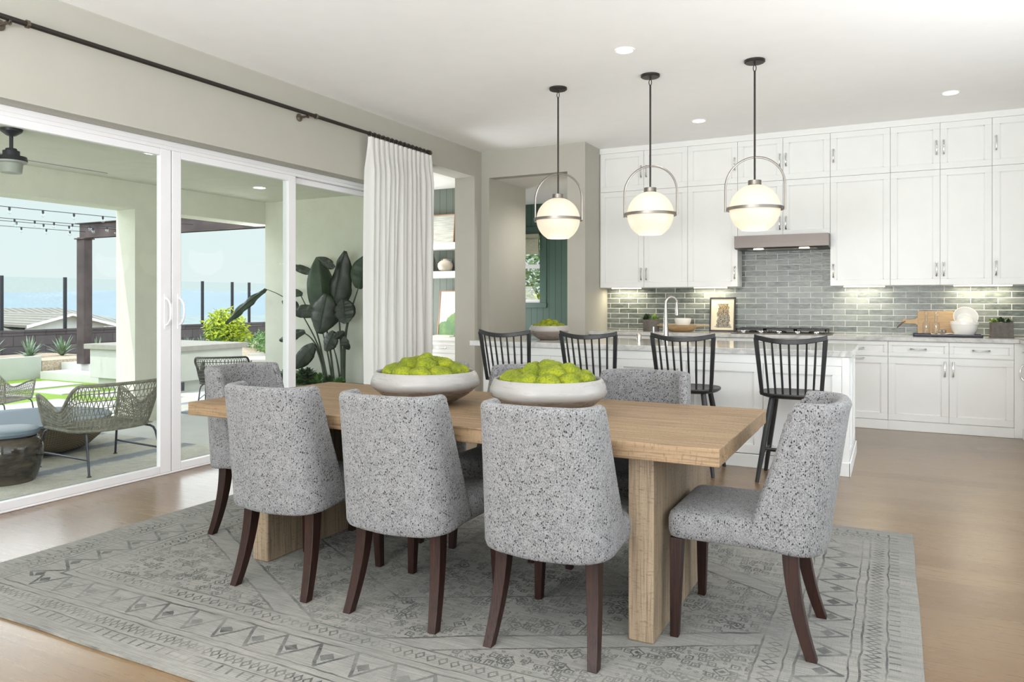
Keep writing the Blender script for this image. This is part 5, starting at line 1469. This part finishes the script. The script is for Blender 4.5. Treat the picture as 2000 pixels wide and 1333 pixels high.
for a, b, lb in ((7.02, 8.22, 'clear glass fence panel at the left edge of the wall'), (8.275, 9.44, 'clear glass fence panel between the two left fence posts'), (9.50, 10.66, 'clear glass fence panel behind the pergola post'), (10.72, 12.85, 'clear glass fence panel left of the lime tree'), (12.915, 13.78, 'clear glass fence panel above the lime tree'), (13.842, 14.345, 'clear glass fence panel between the two right fence posts'), (14.41, 16.2, 'clear glass fence panel at the right end beside the patio wall')):
    build('glass_panel', MB().box((-.006, a-12, .01), (.006, b-12, 1.03)), 'fence_glass', gf)
# outdoor kitchen
ok_ = thing('outdoor_counter', 'white stucco outdoor kitchen counter with grey concrete top', 'outdoor counter', (-9.93, 7.82, -.036))
build('counter_body', MB().box((-.88, -.66, .16), (.88, .66, .592)).box((-.80, -.58, 0), (.80, .58, .161)), 'stucco_white', ok_, bev=.006)
build('concrete_top', MB().box((-.94, -.72, .593), (.94, .72, .668)), 'concrete_cap', ok_, bev=.006)
build('vent', MB().box((.8805, -.60, .03), (.892, -.42, .15)), 'metal_leg', ok_)
# pergola
pg = thing('pergola', 'dark rusty steel pergola post and beam behind the patio', 'pergola', (-12.3, 8.05, .206))
build('post', MB().box((-.10, -.075, 0), (.10, .075, 2.12)), 'rust', pg, bev=.006)
build('cap_plate', MB().box((-.13, -.10, 2.12), (.13, .10, 2.14)), 'rust', pg)
build('beam', MB().box((-.09, -.03, 2.14), (4.85, .03, 2.39)).box((-.16, -.07, 2.385), (4.85, .07, 2.40)).box((-.09, -.07, 2.14), (4.85, .07, 2.155)), 'rust', pg, bev=.002)
# string lights
sl_ = [(-9.526, 5.293, .40, 'nearest'), (-10.911, 6.130, .275, 'second'), (-11.286, 6.366, .388, 'third'), (-12.12, 6.911, .386, 'farthest')]
words = ['string of patio bulbs hanging highest across the sky opening', 'string of patio bulbs just above the middle pair of strings', 'string of patio bulbs in the lower of the middle pair of strings', 'lowest string of patio bulbs running to the pergola post']
for (x, yb0, sp_, _), lb in zip(sl_, words):
    t = thing('string_lights', lb, 'string lights', (x, 8.0, 2.50), 0, 'patio light strings')
    y0, y1 = -7.5, -.05
    def sag(y): return .03*((y+3.7)/3.7)**2-.085
    build('cable', MB().tube([(0, y0+(y1-y0)*k/30, sag(y0+(y1-y0)*k/30)) for k in range(31)], .0045, 5), 'cord', t)
    k = math.floor((3.2-yb0)/sp_); yy = yb0+k*sp_
    while yy < 7.95:
        ly_ = yy-8.0
        so = build('bulb_socket', MB().lathe([(.012, -.042), (.014, -.01), (.010, .004)], 8, (0, ly_, sag(ly_))), 'cord', t)
        build('bulb', MB().ball((0, 0, 0), .024, 10, 7) if False else MB().ball((0, ly_, sag(ly_)-.064), .024, 10, 7), 'bulb_glass', so, smooth=True)
        yy += sp_
# agaves and yuccas
def spiky(loc, s, n, label, mt='leaf_agave'):
    mb = MB(); r_ = random.Random(int(abs(loc[1]*100)))
    for i in range(n):
        a = r_.uniform(0, 6.28); e = r_.uniform(.35, 1.45); L = s*r_.uniform(.7, 1.1); d = Vector((math.cos(a)*math.cos(e), math.sin(a)*math.cos(e), math.sin(e)))
        sd_ = Vector((-math.sin(a), math.cos(a), 0)); pts = []
        for k in range(5):
            f = k/4; c = d*L*f+Vector((0, 0, -.30*L*f*f*math.cos(e))); w_2 = .022*s/.4*(1-f)**.6
            pts += [c-sd_*w_2, c+sd_*w_2]
        mb.add(pts, [(2*k, 2*k+1, 2*k+3, 2*k+2) for k in range(4)])
    return one('agave', mb, mt, label, 'spiky plant', loc, group='spiky plants in the gravel beds')
for (y, s, lb) in ((7.78, .50, 'spiky strap-leaf plant at the far left in front of the block wall'), (8.25-.02, .46, None), ): pass
spiky((-13.95, 7.42, .285), .46, 46, 'spiky strap-leaf plant at the far left in front of the dark block wall')
spiky((-13.9, 8.06, .256), .44, 42, 'spiky strap-leaf plant second from the left in front of the dark block wall')
spiky((-13.9, 8.66, .256), .48, 42, 'spiky strap-leaf plant directly left of the pergola post')
spiky((-13.6, 9.15, .20), .40, 36, 'spiky strap-leaf plant right of the pergola post above the steps')
for y, lb in ((11.55, 'spiky plant behind the outdoor counter, leftmost of three'), (11.95, 'spiky plant behind the outdoor counter, middle of three'), (12.35, 'spiky plant behind the outdoor counter, rightmost of three')): spiky((-14.0, y, .20), .36, 30, lb)
spiky((-13.4, 13.55, .22), .55, 34, 'tall spiky yucca right of the lime green tree')
for c, s, lb in (((-12.6, 12.4, .25), .40, 'low grey-green shrub right of the lime tree trunk'), ((-12.9, 13.2, .25), .35, 'low shrub in the gravel near the patio end wall'), ((-11.9, 12.1, .16), .3, 'small green groundcover clump beside the path')):
    g = MB(); foliage(g, (0, 0, s*.4), s, 700, .09, .016, rg, (1.4, 1.4, .5)); one('low_shrub', g, 'leaf_green', lb, 'shrub', c)
# lime green tree
tr = thing('patio_tree', 'small lime green tree rising behind the far patio chair', 'tree', (-10.67, 9.6, -.03))
g = MB(); foliage(g, (0, 0, .84), .36, 1500, .10, .016, rg, (1.0, 1.0, 1.0)); foliage(g, (0, 0, .42), .17, 260, .10, .016, rg, (1, 1, 1)); foliage(g, (.18, .2, .68), .16, 200, .10, .016, rg)
build('foliage', g, 'leaf_lime', tr)
g = MB(); foliage(g, (-.03, 0, .70), .30, 500, .10, .016, rg, (1.0, 1.0, .95)); build('foliage', g, 'leaf_green', tr)
tk = MB().tube([(0, 0, -.1), (.02, 0, .2), (0, .01, .5), (-.02, 0, .9)], [.03, .026, .022, .012], 8)
for k in range(6): a = k*1.05; tk.tube([(0, 0, .35+.07*k), (.15*math.cos(a), .15*math.sin(a), .6+.07*k), (.28*math.cos(a), .28*math.sin(a), .85+.05*k)], [.012, .008, .004], 6)
build('trunk', tk, 'stem_brown', tr, smooth=True)

# neighbour house, valley, hills
hs = thing('neighbour_house', 'single-storey house with pale clay tile roof beyond the glass fence', 'house', (-26, 12, -6))
def pl(pts): return [Vector(p)-Vector((-26, 12, -6)) for p in pts]
rf = MB(); rf.add(pl([(-28, 4, 1.02), (-28, 17.35, 1.02), (-24.2, 18.6, .28), (-24.2, 4, .28), (-32, 4, .2), (-32, 19, .2)]), [(0, 3, 2, 1), (0, 1, 5, 4), (1, 2, 5)])
rf.add(pl([(-23.6, 15.05, .865), (-27.4, 15.05, .895), (-23.6, 13.7, .52), (-25.8, 13.7, .56), (-23.6, 16.5, .50), (-25.8, 16.5, .52)]), [(0, 2, 3, 1), (0, 1, 5, 4)])
o = build('roof', rf, 'rooftile', hs); md = o.modifiers.new('solid', 'SOLIDIFY'); md.thickness = .08
build('walls', MB().add(pl([(-24.0, 13.8, -6), (-24.0, 16.4, -6), (-24.0, 16.4, .47), (-24.0, 15.05, .82), (-24.0, 13.8, .49), (-31, 13.8, -6), (-31, 16.4, -6)]), [(0, 1, 2, 3, 4)]).box((1.9-4.2-.1, -8, 0), (1.6, 6.2, 6.22)), 'roof_wall', hs)
build('fascia', MB().add(pl([(-23.58, 13.6, .43), (-23.58, 15.05, .80), (-23.58, 15.05, .88), (-23.58, 13.6, .53)]), [(0, 1, 2, 3)]).add(pl([(-23.58, 15.05, .80), (-23.58, 16.6, .40), (-23.58, 16.6, .49), (-23.58, 15.05, .88)]), [(0, 1, 2, 3)]), 'trim', hs)
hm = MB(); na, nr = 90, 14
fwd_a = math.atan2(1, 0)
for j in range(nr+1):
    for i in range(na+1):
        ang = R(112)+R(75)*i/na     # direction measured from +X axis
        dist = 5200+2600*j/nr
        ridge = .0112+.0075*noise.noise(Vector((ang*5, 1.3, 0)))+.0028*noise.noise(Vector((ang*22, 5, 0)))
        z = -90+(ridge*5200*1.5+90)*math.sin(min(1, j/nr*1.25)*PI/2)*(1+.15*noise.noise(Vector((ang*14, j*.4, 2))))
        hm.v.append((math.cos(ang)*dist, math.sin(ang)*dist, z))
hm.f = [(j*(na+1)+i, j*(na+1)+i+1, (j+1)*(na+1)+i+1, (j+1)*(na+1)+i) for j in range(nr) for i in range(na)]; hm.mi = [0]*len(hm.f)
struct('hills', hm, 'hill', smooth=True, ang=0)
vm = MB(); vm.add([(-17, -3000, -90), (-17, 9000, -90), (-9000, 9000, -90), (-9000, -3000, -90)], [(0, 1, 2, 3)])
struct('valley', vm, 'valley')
sm = MB(); sm.add([(-15.2, -60, -.6), (-15.2, 80, -.6), (-40, 120, -8), (-40, -60, -8), (-500, 300, -90.1), (-500, -200, -90.1)], [(0, 1, 2, 3), (3, 2, 4, 5)])
struct('hillside', sm, 'gravel')

# ------------------------------------------------------------------ light, world, camera
wd = bpy.data.worlds.new('sky'); SC.world = wd; wd.use_nodes = True
t = NT(wd); bg = t.n['Background']
tc = t.n.new('ShaderNodeTexCoord'); sp = t.n.new('ShaderNodeSeparateXYZ'); t.l.new(tc.outputs['Generated'], sp.inputs[0])
col = t.ramp(t.math('MAXIMUM', sp.outputs[2], 0), [(0, (.45, .505, .51)), (.145, (.435, .505, .51)), (.22, (2.3, 2.4, 2.5)), (.50, (1.9, 2.05, 2.2)), (.75, (.4, .45, .55)), (1, (.35, .42, .52))])
t.l.new(col, bg.inputs[0]); bg.inputs[1].default_value = SKY
sun = bpy.data.lights.new('sun', 'SUN'); sun.energy = SUN; sun.angle = R(.6); sun.color = (1, .96, .88)
so = bpy.data.objects.new('sun', sun); COL.objects.link(so)
so.rotation_euler = Vector((.18, .50, -1)).to_track_quat('-Z', 'Y').to_euler()
def area(name, loc, rot, sx, sy, e, col=(1, 1, 1)):
    ld = bpy.data.lights.new(name, 'AREA'); ld.shape = 'RECTANGLE'; ld.size = sx; ld.size_y = sy; ld.energy = e; ld.color = col
    lo = bpy.data.objects.new(name, ld); COL.objects.link(lo); lo.location = loc; lo.rotation_euler = rot; return lo
area('added_rear_fill', (-1.4, YB-.2, 1.3), (R(TILT), 0, 0), 5.1, 2.2, E_REAR, (.97, .985, 1))  # added lamp playing daylight at the unseen rear window, aimed up
area('added_side_fill', (XR+.2, 1.5, 1.3), (R(TILT), 0, R(90)), 7.3, 2.2, E_SIDE, (.97, .985, 1))  # added lamp outside the unseen right-wall window, aimed at the ceiling
area('added_passage_fill', (-5.70, 10.0, 1.35), (R(118), 0, R(-90)), 1.1, 1.8, 22, (.97, .99, 1))  # added lamp out of view, fills the passage with light
window_frame('window_added_5', 'x', -7.205, 7.4, 8.6, .3, 2.3, 2)  # unseen frame on a solid wall, added behind the study fill lamp
window_frame('window_added_4', 'x', -5.79, 9.4, 10.6, .4, 2.4, 2)  # unseen frame on a solid wall, added behind the passage fill lamp
downlight(-5.6, 8.05, ZS+.004, 'added unseen recessed light brightening the study', 45)  # extra downlight, out of view, to brighten the study walls
downlight(-5.2, 9.6, ZS+.004, 'added unseen recessed light brightening the pantry passage near the window', 50)  # extra downlight kept out of view, lights the green wall
downlight(-3.64, 9.05, ZS+.004, 'added unseen recessed light just inside the pantry passage', 90, R(160))  # extra hidden downlight, brightens the left passage wall
area('added_study_fill', (-7.1, 8.0, 1.2), (R(125), 0, R(-90)), 1.2, 1.8, 110, (.95, .98, 1))  # added lamp out of view, lifts the study walls and ceiling

cd = bpy.data.cameras.new('camera'); cam = bpy.data.objects.new('camera', cd); COL.objects.link(cam)
cam.location = (0, 0, H); cam.rotation_euler = (R(90), 0, R(27.03))
cd.sensor_width = 36; cd.lens = 1460/2000*36; cd.shift_y = -78.5/2000; cd.clip_start = .05; cd.clip_end = 20000
SC.camera = cam
vs_ = SC.view_settings
SC.display_settings.display_device = 'sRGB'
vs_.view_transform = 'Standard'; vs_.look = 'None'; vs_.gamma = 1; vs_.use_curve_mapping = False; vs_.exposure = EXPO
cy_ = SC.cycles
cy_.adaptive_threshold = .025; cy_.max_bounces = 10; cy_.diffuse_bounces = 7; cy_.glossy_bounces = 4; cy_.transparent_max_bounces = 16; cy_.transmission_bounces = 6
cy_.sample_clamp_indirect = 6; cy_.caustics_reflective = False; cy_.caustics_refractive = False
try: cy_.use_denoising = True; cy_.denoiser = 'OPENIMAGEDENOISE'
except Exception: pass
